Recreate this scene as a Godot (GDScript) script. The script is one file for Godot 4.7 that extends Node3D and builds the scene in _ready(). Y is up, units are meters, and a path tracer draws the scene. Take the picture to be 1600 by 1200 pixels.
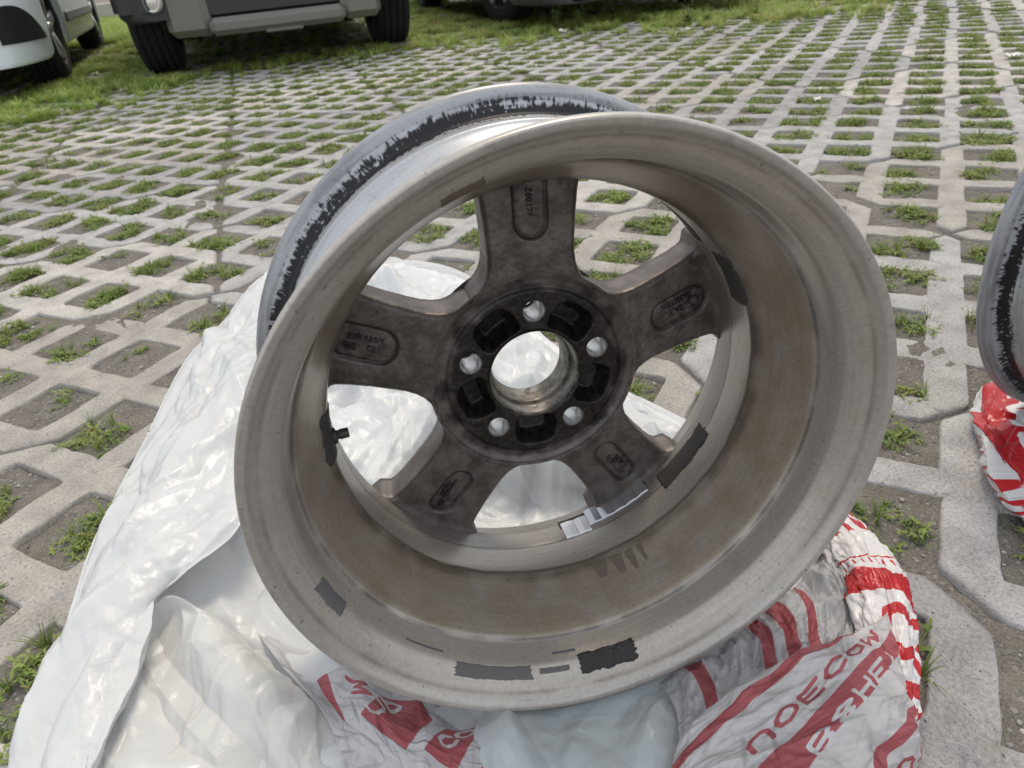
extends Node3D
# A bare alloy wheel on a crumpled plastic bag, on a car park of grass-grid pavers; parked cars behind.

const CAM_H := 0.48
const FOCAL := 1117.0            # the photograph's focal length in pixels of its 1600 x 1200 frame
const PAVE_TURN := PI / 4        # the paving and the parked cars lie at 45 degrees to the x axis
var cam_basis := Basis(Vector3(0.88911929, -0.0871022, -0.44931068), Vector3(-0.17016694, 0.8484293, -0.50120947), Vector3(0.4248648, 0.52209283, 0.73953294))
var rng := RandomNumberGenerator.new()
var used := {}
var M := {}

# ---------------------------------------------------------------- helpers
func px_at(x: float, y: float, h := 0.0) -> Vector3:
	var d := cam_basis * Vector3(x - 800.0, 600.0 - y, -FOCAL)
	return Vector3(0, CAM_H, 0) + d * ((h - CAM_H) / d.y)

func to_px(p: Vector3) -> Vector2:
	var c := cam_basis.transposed() * (p - Vector3(0, CAM_H, 0))
	if c.z > -0.02:
		return Vector2(-9999, -9999)
	return Vector2(800.0 - FOCAL * c.x / c.z, 600.0 + FOCAL * c.y / c.z)

func pq(p: float, q: float, y := 0.0) -> Vector3:      # paving axes: p towards the camera, q across
	return Vector3((p + q) * 0.70710678, y, (p - q) * 0.70710678)

func sstep(a: float, b: float, x: float) -> float:
	var t := clampf((x - a) / (b - a), 0.0, 1.0)
	return t * t * (3.0 - 2.0 * t)

func noise(kind: int, freq: float, sd: int, oct := 1) -> FastNoiseLite:
	var n := FastNoiseLite.new()
	n.noise_type = kind
	n.frequency = freq
	n.seed = sd
	n.fractal_type = FastNoiseLite.FRACTAL_FBM if oct > 1 else FastNoiseLite.FRACTAL_NONE
	n.fractal_octaves = oct
	return n

class Shape:
	var v := PackedVector3Array()
	var uv := PackedVector2Array()
	var col := PackedColorArray()
	var idx := PackedInt32Array()
	var twin := {}
	func add(p: Vector3, t := Vector2.ZERO) -> int:
		v.append(p)
		uv.append(t)
		return v.size() - 1
	func tri(a: int, b: int, c: int) -> void:
		idx.append(a)
		idx.append(b)
		idx.append(c)
	func quad(a: int, b: int, c: int, d: int) -> void:
		tri(a, b, c)
		tri(a, c, d)
	func flat_quad(a: Vector3, b: Vector3, c: Vector3, d: Vector3) -> void:
		var i := v.size()
		add(a); add(b); add(c); add(d)
		quad(i, i + 1, i + 2, i + 3)
	func grid(at: Callable, nu: int, nv: int) -> int:      # at(i, j) over (nu + 1) x (nv + 1) points
		var s := v.size()
		for j in nv + 1:
			for i in nu + 1:
				v.append(at.call(i, j))
				uv.append(Vector2(float(i) / nu, float(j) / nv))
		for j in nv:
			for i in nu:
				var a := s + j * (nu + 1) + i
				quad(a, a + 1, a + nu + 2, a + nu + 1)
		return s
	func box(c: Vector3, h: Vector3, bev := 0.0) -> void:   # centre, half size; chamfered edges
		bev = minf(bev, minf(h.x, minf(h.y, h.z)) * 0.9)
		var corner := {}
		for sx in [-1, 1]:
			for sy in [-1, 1]:
				for sz in [-1, 1]:
					var o := Vector3(h.x * sx, h.y * sy, h.z * sz)
					for ax in 3:
						var q := o
						for k in 3:
							if k != ax:
								q[k] -= bev * signf(o[k])
						corner[[sx, sy, sz, ax]] = c + q
		for ax in 3:
			var b1 := (ax + 1) % 3
			var b2 := (ax + 2) % 3
			for s in [-1, 1]:
				var ring := []
				for w in [[-1, -1], [1, -1], [1, 1], [-1, 1]]:
					var k := [0, 0, 0]
					k[ax] = s
					k[b1] = w[0]
					k[b2] = w[1]
					ring.append(corner[[k[0], k[1], k[2], ax]])
				if s > 0:
					ring.reverse()
				flat_quad(ring[0], ring[1], ring[2], ring[3])
		if bev > 0.0:
			for ax in 3:
				var b1 := (ax + 1) % 3
				var b2 := (ax + 2) % 3
				for s1 in [-1, 1]:
					for s2 in [-1, 1]:
						var a := [0, 0, 0]
						a[b1] = s1
						a[b2] = s2
						var e := []
						for s in [-1, 1]:
							a[ax] = s
							e.append(corner[[a[0], a[1], a[2], b1]])
							e.append(corner[[a[0], a[1], a[2], b2]])
						if s1 * s2 > 0:
							flat_quad(e[0], e[2], e[3], e[1])
						else:
							flat_quad(e[1], e[3], e[2], e[0])
			for sx in [-1, 1]:
				for sy in [-1, 1]:
					for sz in [-1, 1]:
						var i := v.size()
						var order := [0, 1, 2] if sx * sy * sz < 0 else [0, 2, 1]
						for k in order:
							add(corner[[sx, sy, sz, k]])
						tri(i, i + 1, i + 2)
	func normals() -> PackedVector3Array:
		var n := PackedVector3Array()
		n.resize(v.size())
		var k := 0
		while k < idx.size():
			var a := idx[k]
			var b := idx[k + 1]
			var c := idx[k + 2]
			var f := (v[c] - v[a]).cross(v[b] - v[a])
			n[a] += f
			n[b] += f
			n[c] += f
			k += 3
		for p in twin:
			var q: int = twin[p]
			var t: Vector3 = n[p] + n[q]
			n[p] = t
			n[q] = t
		for i in n.size():
			n[i] = n[i].normalized() if n[i].length_squared() > 1e-24 else Vector3.UP
		return n
	func mesh() -> ArrayMesh:
		var a := []
		a.resize(Mesh.ARRAY_MAX)
		a[Mesh.ARRAY_VERTEX] = v
		a[Mesh.ARRAY_NORMAL] = normals()
		a[Mesh.ARRAY_TEX_UV] = uv
		if col.size() == v.size():
			a[Mesh.ARRAY_COLOR] = col
		a[Mesh.ARRAY_INDEX] = idx
		var m := ArrayMesh.new()
		m.add_surface_from_arrays(Mesh.PRIMITIVE_TRIANGLES, a)
		return m
	func soft() -> ArrayMesh:                       # normals smoothed over vertices that share a place
		var seen := {}
		for i in v.size():
			var key := Vector3i((v[i] * 20000.0).round())
			if seen.has(key):
				seen[key].append(i)
			else:
				seen[key] = [i]
		var n := PackedVector3Array()
		n.resize(v.size())
		var k := 0
		while k < idx.size():
			var a := idx[k]
			var b := idx[k + 1]
			var c := idx[k + 2]
			var f := (v[c] - v[a]).cross(v[b] - v[a])
			n[a] += f
			n[b] += f
			n[c] += f
			k += 3
		for key in seen:
			var t := Vector3.ZERO
			for i in seen[key]:
				t += n[i]
			t = t.normalized() if t.length_squared() > 1e-24 else Vector3.UP
			for i in seen[key]:
				n[i] = t
		var arr := []
		arr.resize(Mesh.ARRAY_MAX)
		arr[Mesh.ARRAY_VERTEX] = v
		arr[Mesh.ARRAY_NORMAL] = n
		arr[Mesh.ARRAY_TEX_UV] = uv
		if col.size() == v.size():
			arr[Mesh.ARRAY_COLOR] = col
		arr[Mesh.ARRAY_INDEX] = idx
		var m := ArrayMesh.new()
		m.add_surface_from_arrays(Mesh.PRIMITIVE_TRIANGLES, arr)
		return m

func numbered(called: String) -> String:
	if not used.has(called):
		used[called] = 0
		return called
	used[called] += 1
	return "%s_%03d" % [called, used[called]]

func thing(called: String, label: String, category: String, xf := Transform3D(), group := "") -> Node3D:
	var o := Node3D.new()
	o.name = numbered(called)
	add_child(o)
	o.transform = xf
	o.set_meta("label", label)
	o.set_meta("category", category)
	if group:
		o.set_meta("group", group)
	return o

func part(called: String, m: Mesh, mat: Material, parent: Node3D, xf := Transform3D()) -> MeshInstance3D:
	var o := MeshInstance3D.new()
	o.name = called
	o.mesh = m
	o.material_override = mat
	o.transform = xf
	parent.add_child(o, true)
	return o

func structure(called: String, m: Mesh, mat: Material) -> MeshInstance3D:
	var o := part(called, m, mat, self)
	o.set_meta("kind", "structure")
	return o

func stuff(called: String, label: String, category: String, m: Mesh, mat: Material, places: Array, tints: PackedColorArray) -> MultiMeshInstance3D:
	var mm := MultiMesh.new()
	mm.transform_format = MultiMesh.TRANSFORM_3D
	mm.use_colors = true
	mm.mesh = m
	mm.instance_count = places.size()
	for i in places.size():
		mm.set_instance_transform(i, places[i])
		mm.set_instance_color(i, tints[i])
	var o := MultiMeshInstance3D.new()
	o.name = numbered(called)
	o.multimesh = mm
	o.material_override = mat
	add_child(o)
	o.set_meta("kind", "stuff")
	o.set_meta("label", label)
	o.set_meta("category", category)
	return o

func lathe(prof: PackedVector2Array, n: int, dr = null, a0 := 0.0, a1 := TAU) -> Shape:   # prof: (depth behind the mouth, radius); axis is local -z
	var s := Shape.new()
	var lens := PackedFloat32Array([0.0])
	for k in range(1, prof.size()):
		lens.append(lens[k - 1] + prof[k].distance_to(prof[k - 1]))
	var np := prof.size()
	for i in n + 1:
		var a := lerpf(a0, a1, float(i) / n)
		for k in np:
			var r := prof[k].y
			if dr != null:
				r += dr.call(a, prof[k].x)
			s.v.append(Vector3(r * cos(a), r * sin(a), -prof[k].x))
			s.uv.append(Vector2(float(i) / n, lens[k] / lens[np - 1]))
	for i in n:
		for k in np - 1:
			var a := i * np + k
			s.quad(a, a + 1, a + np + 1, a + np)
	if absf(a1 - a0 - TAU) < 1e-4:
		for k in np:
			s.twin[k] = n * np + k
	return s

func fine(prof: PackedVector2Array, step: float) -> PackedVector2Array:
	var out := PackedVector2Array([prof[0]])
	for k in range(1, prof.size()):
		var n := maxi(1, int(ceil(prof[k].distance_to(prof[k - 1]) / step)))
		for i in range(1, n + 1):
			out.append(prof[k - 1].lerp(prof[k], float(i) / n))
	return out

func rounded(prof: PackedVector2Array, times := 2) -> PackedVector2Array:      # Chaikin corner cutting
	for t in times:
		var out := PackedVector2Array([prof[0]])
		for k in prof.size() - 1:
			out.append(prof[k].lerp(prof[k + 1], 0.25))
			out.append(prof[k].lerp(prof[k + 1], 0.75))
		out.append(prof[prof.size() - 1])
		prof = out
	return prof

func tube(pts: Array, radii: Array, n := 8) -> Shape:
	var s := Shape.new()
	for k in pts.size():
		var d: Vector3 = (pts[mini(k + 1, pts.size() - 1)] - pts[maxi(k - 1, 0)]).normalized()
		var u := d.cross(Vector3.UP if absf(d.y) < 0.9 else Vector3.RIGHT).normalized()
		var w := d.cross(u)
		for i in n:
			var a := TAU * i / n
			s.add(pts[k] + (u * cos(a) + w * sin(a)) * radii[k])
	for k in pts.size() - 1:
		for i in n:
			s.quad(k * n + i, k * n + (i + 1) % n, (k + 1) * n + (i + 1) % n, (k + 1) * n + i)
	return s

func mat(c: Color, rough := 0.8, metal := 0.0) -> StandardMaterial3D:          # c: linear base colour
	var m := StandardMaterial3D.new()
	m.albedo_color = c.linear_to_srgb()
	m.roughness = rough
	m.metallic = metal
	return m

func lin(r: float, g: float, b: float) -> Color:
	return Color(r, g, b)

func tex(img: Image) -> ImageTexture:
	return ImageTexture.create_from_image(img)

var lut8 := PackedByteArray()
func to8(x: float) -> int:                                                    # linear to an sRGB byte
	if lut8.is_empty():
		for i in 2049:
			lut8.append(slow8(i / 2048.0))
	return lut8[clampi(int(x * 2048.0 + 0.5), 0, 2048)]

func slow8(x: float) -> int:
	return clampi(int(round(255.0 * (12.92 * x if x <= 0.0031308 else 1.055 * pow(x, 1.0 / 2.4) - 0.055))), 0, 255)

func grey_noise(size: int, n: FastNoiseLite, normalise := true) -> PackedByteArray:
	var im := n.get_seamless_image(size, size, false, false, 0.1, normalise)
	im.convert(Image.FORMAT_L8)
	return im.get_data()

# ---------------------------------------------------------------- scene
func _ready() -> void:
	rng.seed = 4711
	var cam := Camera3D.new()
	cam.name = "camera"
	add_child(cam)
	cam.transform = Transform3D(cam_basis, Vector3(0, CAM_H, 0))
	cam.fov = rad_to_deg(2.0 * atan(600.0 / FOCAL))
	cam.near = 0.02
	cam.far = 400.0
	var lens := CameraAttributesPhysical.new()
	lens.frustum_focal_length = 12.0 * FOCAL / 600.0
	lens.frustum_near = 0.02
	lens.frustum_far = 400.0
	lens.exposure_aperture = 16.0
	lens.frustum_focus_distance = 0.52
	cam.attributes = lens
	cam.current = true
	var we := WorldEnvironment.new()
	we.name = "world_environment"
	var env := Environment.new()
	var sky := Sky.new()
	var sm := ProceduralSkyMaterial.new()
	sm.sky_top_color = Color(0.865, 0.885, 0.92)
	sm.sky_horizon_color = Color(0.90, 0.905, 0.91)
	sm.sky_curve = 0.2
	sm.ground_bottom_color = Color(0.35, 0.34, 0.32)
	sm.ground_horizon_color = Color(0.62, 0.62, 0.60)
	sm.sun_angle_max = 60.0
	sm.sun_curve = 0.3
	sky.sky_material = sm
	env.background_mode = Environment.BG_SKY
	env.sky = sky
	env.background_energy_multiplier = 1.15
	env.tonemap_mode = Environment.TONE_MAPPER_LINEAR
	env.tonemap_exposure = 1.25
	env.sdfgi_enabled = true
	env.ssao_enabled = true
	env.ssil_enabled = true
	we.environment = env
	add_child(we)
	var sun := DirectionalLight3D.new()
	sun.name = "sun"
	add_child(sun)
	sun.rotation_degrees = Vector3(-58, 200, 0)
	sun.light_energy = 0.5
	sun.light_angular_distance = 18.0
	sun.light_color = Color(1.0, 0.95, 0.88)
	sun.shadow_enabled = true
	make_materials()
	build_ground()
	build_paving()
	build_wheels()
	build_bags()
	build_cars()
	build_green()

# ---------------------------------------------------------------- materials of the ground
func make_materials() -> void:
	var n := 1024
	# concrete: mottled cement, sand grains, aggregate stones and open pores
	var a := grey_noise(n, noise(FastNoiseLite.TYPE_SIMPLEX_SMOOTH, 0.006, 3, 4))
	var b := grey_noise(n, noise(FastNoiseLite.TYPE_SIMPLEX_SMOOTH, 0.09, 5, 3))
	var cd := noise(FastNoiseLite.TYPE_CELLULAR, 0.06, 11)
	cd.cellular_return_type = FastNoiseLite.RETURN_DISTANCE
	var cv := noise(FastNoiseLite.TYPE_CELLULAR, 0.06, 11)
	cv.cellular_return_type = FastNoiseLite.RETURN_CELL_VALUE
	var pd := grey_noise(n, cd)
	var pv := grey_noise(n, cv)
	var albedo := PackedByteArray()
	albedo.resize(n * n * 3)
	var high := PackedByteArray()
	high.resize(n * n)
	var lut := PackedByteArray()
	lut.resize(4096)
	for i in 4096:
		lut[i] = to8(i / 4095.0)
	var r := RandomNumberGenerator.new()
	r.seed = 99
	for i in n * n:
		var big := a[i] / 255.0 - 0.5
		var mid := b[i] / 255.0 - 0.5
		var grain := r.randf() - 0.5
		var t := 0.39 * (1.0 + 0.55 * big + 0.50 * mid + 0.45 * grain)
		var h := 0.60 + 0.25 * mid + 0.12 * grain
		var warm := 0.0
		var d := pd[i] / 255.0 + 0.30 * mid
		var val := pv[i]
		var pore := sstep(0.80, 0.90, b[(i * 1 + n * 500 + 333) % (n * n)] / 255.0 + 0.12 * big)
		if pore > 0.0:
			t = lerpf(t, 0.12, pore * 0.8)
			h -= 0.45 * pore
		elif val > 214 and d < 0.30:
			var k := sstep(0.30, 0.22, d)
			t = lerpf(t, 0.24 + 0.22 * ((val * 37) % 100) / 100.0, k * 0.5)
			warm = k * (((val * 53) % 100) / 100.0 - 0.4) * 0.05
			h += 0.1 * k
		albedo[i * 3] = lut[clampi(int(4095.0 * t * (1.035 + warm)), 0, 4095)]
		albedo[i * 3 + 1] = lut[clampi(int(4095.0 * t * 1.0), 0, 4095)]
		albedo[i * 3 + 2] = lut[clampi(int(4095.0 * t * (0.965 - warm)), 0, 4095)]
		high[i] = clampi(int(255.0 * h), 0, 255)
	var at := tex(Image.create_from_data(n, n, false, Image.FORMAT_RGB8, albedo))
	var ht := tex(Image.create_from_data(n, n, false, Image.FORMAT_L8, high))
	M.concrete = []
	for tone in [Color(1.0, 1.0, 1.0), Color(0.92, 0.92, 0.93), Color(1.07, 1.06, 1.04), Color(0.97, 0.955, 0.93), Color(1.02, 1.02, 1.03)]:
		var m := StandardMaterial3D.new()
		m.albedo_texture = at
		m.albedo_color = Color(minf(tone.r, 1.0), minf(tone.g, 1.0), minf(tone.b, 1.0))
		m.albedo_color = Color(tone.r * 0.95, tone.g * 0.95, tone.b * 0.95)
		m.roughness = 0.93
		m.heightmap_enabled = true
		m.heightmap_texture = ht
		m.heightmap_scale = 0.42
		m.uv1_triplanar = true
		m.uv1_world_triplanar = true
		m.uv1_scale = Vector3.ONE * (1.0 / 0.46)
		m.uv1_offset = Vector3(tone.r * 3.1, 0.0, tone.b * 2.3)
		M.concrete.append(m)
	# soil: dark crumbs, grit and small stones
	for i in n * n:
		var big := a[(i + n * 371) % (n * n)] / 255.0 - 0.5
		var mid := b[i] / 255.0 - 0.5
		var grain := r.randf() - 0.5
		var t := 0.185 * (1.0 + 0.5 * big + 0.55 * mid + 0.45 * grain)
		var red := 1.075
		var h := 0.45 + 0.45 * mid + 0.2 * grain
		var d := pd[i] / 255.0
		var val := pv[i]
		if (val > 150) and d < 0.42:
			var k := sstep(0.42, 0.30, d)
			t = lerpf(t, 0.12 + 0.22 * ((val * 37) % 100) / 100.0, k * 0.8)
			red = lerpf(red, 1.03, k)
			h += 0.25 * k
		albedo[i * 3] = lut[clampi(int(4095.0 * t * red), 0, 4095)]
		albedo[i * 3 + 1] = lut[clampi(int(4095.0 * t * 0.98), 0, 4095)]
		albedo[i * 3 + 2] = lut[clampi(int(4095.0 * t * (1.93 - red)), 0, 4095)]
		high[i] = clampi(int(255.0 * h), 0, 255)
	var sm := StandardMaterial3D.new()
	sm.albedo_texture = tex(Image.create_from_data(n, n, false, Image.FORMAT_RGB8, albedo))
	sm.roughness = 1.0
	sm.metallic_specular = 0.2
	sm.heightmap_enabled = true
	sm.heightmap_texture = tex(Image.create_from_data(n, n, false, Image.FORMAT_L8, high))
	sm.heightmap_scale = 0.5
	sm.uv1_triplanar = true
	sm.uv1_world_triplanar = true
	sm.uv1_scale = Vector3.ONE * (1.0 / 0.33)
	M.soil = sm

# ---------------------------------------------------------------- ground and paving
func soil_level(x: float, z: float) -> float:
	return -0.0068 + 0.0042 * soil_a.get_noise_2d(x, z) + 0.003 * soil_b.get_noise_2d(x, z)

var soil_a := noise(FastNoiseLite.TYPE_SIMPLEX_SMOOTH, 5.0, 21, 2)
var soil_b := noise(FastNoiseLite.TYPE_SIMPLEX_SMOOTH, 45.0, 22, 3)

func build_ground() -> void:
	var s := Shape.new()
	var na := 512
	var nr := 300
	s.add(Vector3(0, -0.01, 0))
	for j in nr:
		var rad := 0.12 * pow(250.0 / 0.12, pow(float(j) / (nr - 1), 1.35))
		for i in na:
			var an := TAU * i / na
			var x := rad * cos(an)
			var z := rad * sin(an)
			var fade := clampf(4.0 / rad, 0.0, 1.0)
			s.add(Vector3(x, lerpf(-0.012, soil_level(x, z), fade) if rad < 30.0 else -0.012, z))
	for i in na:
		s.tri(0, 1 + i, 1 + (i + 1) % na)
	for j in nr - 1:
		for i in na:
			var a := 1 + j * na + i
			var b := 1 + j * na + (i + 1) % na
			s.quad(a, a + na, b + na, b)
	structure("ground", s.mesh(), M.soil)

const ROW_P := 0.4045
const COL_Q := 0.612
const HALF := 0.1          # half diagonal of one cell's tile

func paver_mesh(sd: int) -> ArrayMesh:
	# one grass-grid block, 0.4 (z) x 0.6 (x): diamond cells, half cells open on its edges
	var s := Shape.new()
	var nz := noise(FastNoiseLite.TYPE_SIMPLEX_SMOOTH, 30.0, sd, 2)
	var ny := noise(FastNoiseLite.TYPE_SIMPLEX_SMOOTH, 9.0, sd + 50, 2)
	var rr := RandomNumberGenerator.new()
	rr.seed = sd
	var cells := []
	for i in range(0, 7):
		for j in range(0, 5):
			if (i + j) % 2 == 1:
				cells.append(Vector2(i * 0.1, j * 0.1))
	var nq := 10
	for c: Vector2 in cells:
		var hole: float = 0.0670 + rr.randf_range(-0.0022, 0.0022)
		var quads := []
		for q in 4:
			var mid := Vector2(cos(PI / 4 + q * PI / 2), sin(PI / 4 + q * PI / 2)) * 0.03 + c
			if mid.x > 0.0 and mid.x < 0.6 and mid.y > 0.0 and mid.y < 0.4:
				quads.append(q)
		for q in quads:
			var ex := Vector2(cos(q * PI / 2), sin(q * PI / 2))
			var ey := Vector2(-ex.y, ex.x)
			var rows := []
			for k in nq + 1:
				var t := float(k) / nq
				var dir := ex.lerp(ey, t)                       # on the unit diamond
				var tip := maxf(absf(t - 0.5) * 2.0 - 0.72, 0.0) / 0.28
				var rad: float = hole * (1.0 - 0.035 * tip * tip)
				var end_k := 1.0 if (k == 0 or k == nq) else 0.0
				var flare := 0.0
				for e in [0, 1]:                               # rounded tab corners where a cell opens on the block's edge
					var along: Vector2 = ex if e == 0 else ey
					var tip_at: Vector2 = c + along * 0.05
					var prev: Vector2 = c + along.rotated(-PI / 2 if e == 0 else PI / 2) * 0.03
					var open := prev.x < 0.0 or prev.x > 0.6 or prev.y < 0.0 or prev.y > 0.4
					if open:
						var near := t if e == 0 else 1.0 - t
						flare = maxf(flare, 0.004 * pow(clampf(1.0 - near / 0.12, 0.0, 1.0), 2.0))
				var wob := 0.0013 * nz.get_noise_2d((c.x + dir.x * rad) * 1.0, (c.y + dir.y * rad) * 1.0)
				rad += flare + wob
				var chip := maxf(0.0, nz.get_noise_2d(c.x * 3.0 + dir.x + 7.0, c.y * 3.0 + dir.y) - 0.28) * 0.010
				var line := []
				# outer edge of the tile, two inner rings, rounded rim, wall
				var outer := c + dir * HALF
				var rim := c + dir * minf(rad + 0.0026 + chip, HALF - 0.002)
				var lip := c + dir * (rad + 0.0012 + chip * 0.5)
				var wall := c + dir * rad
				var foot := c + dir * (rad - 0.006)
				for pt in [[outer, 0.0], [outer.lerp(rim, 0.4), 0.0], [outer.lerp(rim, 0.72), 0.0], [outer.lerp(rim, 0.94), 0.0], [rim, -0.0004], [lip, -0.0022 - chip * 0.3], [wall, -0.006 - chip * 0.4], [foot, -0.075]]:
					var p: Vector2 = pt[0]
					var y: float = pt[1] + 0.0022 * ny.get_noise_2d(p.x, p.y) + 0.0008 * nz.get_noise_2d(p.x * 2.0, p.y * 2.0)
					# round the block's own outer arris
					var e := minf(minf(p.x, 0.6 - p.x), minf(p.y, 0.4 - p.y))
					if y > -0.01:
						y -= 0.003 * pow(clampf(1.0 - e / 0.006, 0.0, 1.0), 2.0)
					line.append(s.add(Vector3(p.x - 0.3, y, p.y - 0.2)))
				rows.append(line)
			for k in nq:
				for m in 7:
					s.quad(rows[k][m], rows[k + 1][m], rows[k + 1][m + 1], rows[k][m + 1])
			for e in [0, 1]:                                   # end faces along the block's edge
				var along: Vector2 = ex if e == 0 else ey
				var prev: Vector2 = c + along.rotated(-PI / 2 if e == 0 else PI / 2) * 0.03
				if prev.x < 0.0 or prev.x > 0.6 or prev.y < 0.0 or prev.y > 0.4:
					var line: Array = rows[0] if e == 0 else rows[nq]
					var low := []
					for m in 7:
						var p: Vector3 = s.v[line[m]]
						low.append(s.add(Vector3(p.x, -0.075, p.z)))
					var up := []
					for m in 7:
						up.append(s.add(s.v[line[m]]))
					for m in 6:
						if e == 0:
							s.quad(up[m], up[m + 1], low[m + 1], low[m])
						else:
							s.quad(up[m + 1], up[m], low[m], low[m + 1])
	return s.soft()

var paver_cells := []      # [centre, seam?]
func build_paving() -> void:
	var kinds := []
	for k in 8:
		kinds.append(paver_mesh(100 + k * 7))
	var r := RandomNumberGenerator.new()
	r.seed = 5
	var list := []
	for row in range(-4, 18):
		var p0 := -0.89 - ROW_P * row              # near edge of the row
		var shift := r.randf_range(-0.012, 0.012)
		for colm in range(-14, 12):
			var q0 := -0.18 + COL_Q * colm + shift
			var c := pq(p0 - ROW_P / 2, q0 + COL_Q / 2)
			var jit := [r.randf_range(-0.004, 0.004), r.randf_range(-0.004, 0.004), r.randf_range(-0.004, 0.003), r.randf_range(-0.008, 0.008), r.randf_range(-0.008, 0.008), r.randf_range(-0.007, 0.007), r.randi() % 8, r.randi() % 2, r.randi() % 5]
			var seen := false
			for dx in [-0.36, 0.0, 0.36]:
				for dz in [-0.36, 0.0, 0.36]:
					var s := to_px(c + Vector3(dx, 0, dz))
					if s.x > -160 and s.x < 1760 and s.y > -60 and s.y < 1420:
						seen = true
			if not seen or c.length() > 9.0:
				continue
			var b := Basis.from_euler(Vector3(jit[3], PAVE_TURN + jit[5] + PI * jit[7], jit[4]))
			list.append([c.length(), Transform3D(b, c + Vector3(jit[0], jit[2] - 0.001, jit[1])), jit[6], jit[8]])
			for i in range(0, 6):
				for j in range(0, 4):
					if (i + j) % 2 == 1:
						paver_cells.append([pq(p0 - 0.4 + j * 0.1 - 0.002, q0 + i * 0.1 + 0.006), i == 0 or j == 0])
	list.sort_custom(func(x, y): return x[0] < y[0])
	var pave := Node3D.new()
	pave.name = "pavement"
	add_child(pave)
	pave.set_meta("kind", "structure")
	var far_shape := {}
	for n in list.size():
		var e: Array = list[n]
		if n < 300:
			part("paver", kinds[e[2]], M.concrete[e[3]], pave, e[1])
		else:
			far_shape.get_or_add(e[2] % 4, []).append(e[1])
	for k in far_shape:
		var mm := MultiMesh.new()
		mm.transform_format = MultiMesh.TRANSFORM_3D
		mm.mesh = kinds[k]
		mm.instance_count = far_shape[k].size()
		for i in far_shape[k].size():
			mm.set_instance_transform(i, far_shape[k][i])
		var o := MultiMeshInstance3D.new()
		o.name = "distant_pavers"
		o.multimesh = mm
		o.material_override = M.concrete[k]
		pave.add_child(o, true)
		o.set_meta("kind", "stuff")

# ---------------------------------------------------------------- the wheel
const SPOKE0 := 86.07
const MOUTH := Vector3(-0.12422381, 0.21574743, -0.30192262)     # centre of the inboard flange

func bend(a: float, z: float) -> float:                            # the inboard flange is a hair out of round
	var f := clampf(1.0 - z / 0.05, 0.0, 1.0)
	return f * 0.0007 * (sin(2.0 * a + 0.6) * 0.5 + cos(4.0 * a) * 0.6 + sin(5.0 * a) * 0.5)

var inner_prof := PackedVector2Array()
func inner_r(z: float) -> float:
	for k in inner_prof.size() - 1:
		if inner_prof[k + 1].x >= z and inner_prof[k].x <= z:
			return lerpf(inner_prof[k].y, inner_prof[k + 1].y, (z - inner_prof[k].x) / maxf(inner_prof[k + 1].x - inner_prof[k].x, 1e-6))
	return 0.152

func turned_image(prof: PackedVector2Array, w: int, h: int, paint: Callable) -> ImageTexture:
	var lens := PackedFloat32Array([0.0])
	for k in range(1, prof.size()):
		lens.append(lens[k - 1] + prof[k].distance_to(prof[k - 1]))
	var total := lens[lens.size() - 1]
	var data := PackedByteArray()
	data.resize(w * h * 3)
	var k := 0
	for j in h:
		var l := (j + 0.5) / h * total
		while k < lens.size() - 2 and lens[k + 1] < l:
			k += 1
		var p := prof[k].lerp(prof[k + 1], clampf((l - lens[k]) / maxf(lens[k + 1] - lens[k], 1e-6), 0.0, 1.0))
		for i in w:
			var c: Color = paint.call(TAU * (i + 0.5) / w, p.x, p.y)
			var o := (j * w + i) * 3
			data[o] = to8(c.r)
			data[o + 1] = to8(c.g)
			data[o + 2] = to8(c.b)
	return tex(Image.create_from_data(w, h, false, Image.FORMAT_RGB8, data))

func dirt_texture(n: int, base: Color, dark: Color, amount: float, sd: int) -> ImageTexture:
	var a := grey_noise(n, noise(FastNoiseLite.TYPE_SIMPLEX_SMOOTH, 0.012, sd, 5))
	var b := grey_noise(n, noise(FastNoiseLite.TYPE_SIMPLEX_SMOOTH, 0.07, sd + 1, 3))
	var data := PackedByteArray()
	data.resize(n * n * 3)
	var r := RandomNumberGenerator.new()
	r.seed = sd
	for i in n * n:
		var k := sstep(0.45 - amount * 0.3, 0.95 - amount * 0.3, a[i] / 255.0 * 0.75 + b[i] / 255.0 * 0.35)
		var t := 1.0 + 0.28 * (b[i] / 255.0 - 0.5) + 0.14 * (r.randf() - 0.5)
		if r.randf() < 0.004:
			t *= 0.45
		var c := base.lerp(dark, k)
		data[i * 3] = to8(c.r * t)
		data[i * 3 + 1] = to8(c.g * t)
		data[i * 3 + 2] = to8(c.b * t)
	return tex(Image.create_from_data(n, n, false, Image.FORMAT_RGB8, data))

func triplanar(t: ImageTexture, scale: float, rough: float, metal: float, relief := 0.0) -> StandardMaterial3D:
	var m := StandardMaterial3D.new()
	m.albedo_texture = t
	m.roughness = rough
	m.metallic = metal
	m.uv1_triplanar = true
	m.uv1_scale = Vector3.ONE * scale
	if relief > 0.0:
		m.heightmap_enabled = true
		m.heightmap_texture = t
		m.heightmap_scale = relief
	return m

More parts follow.
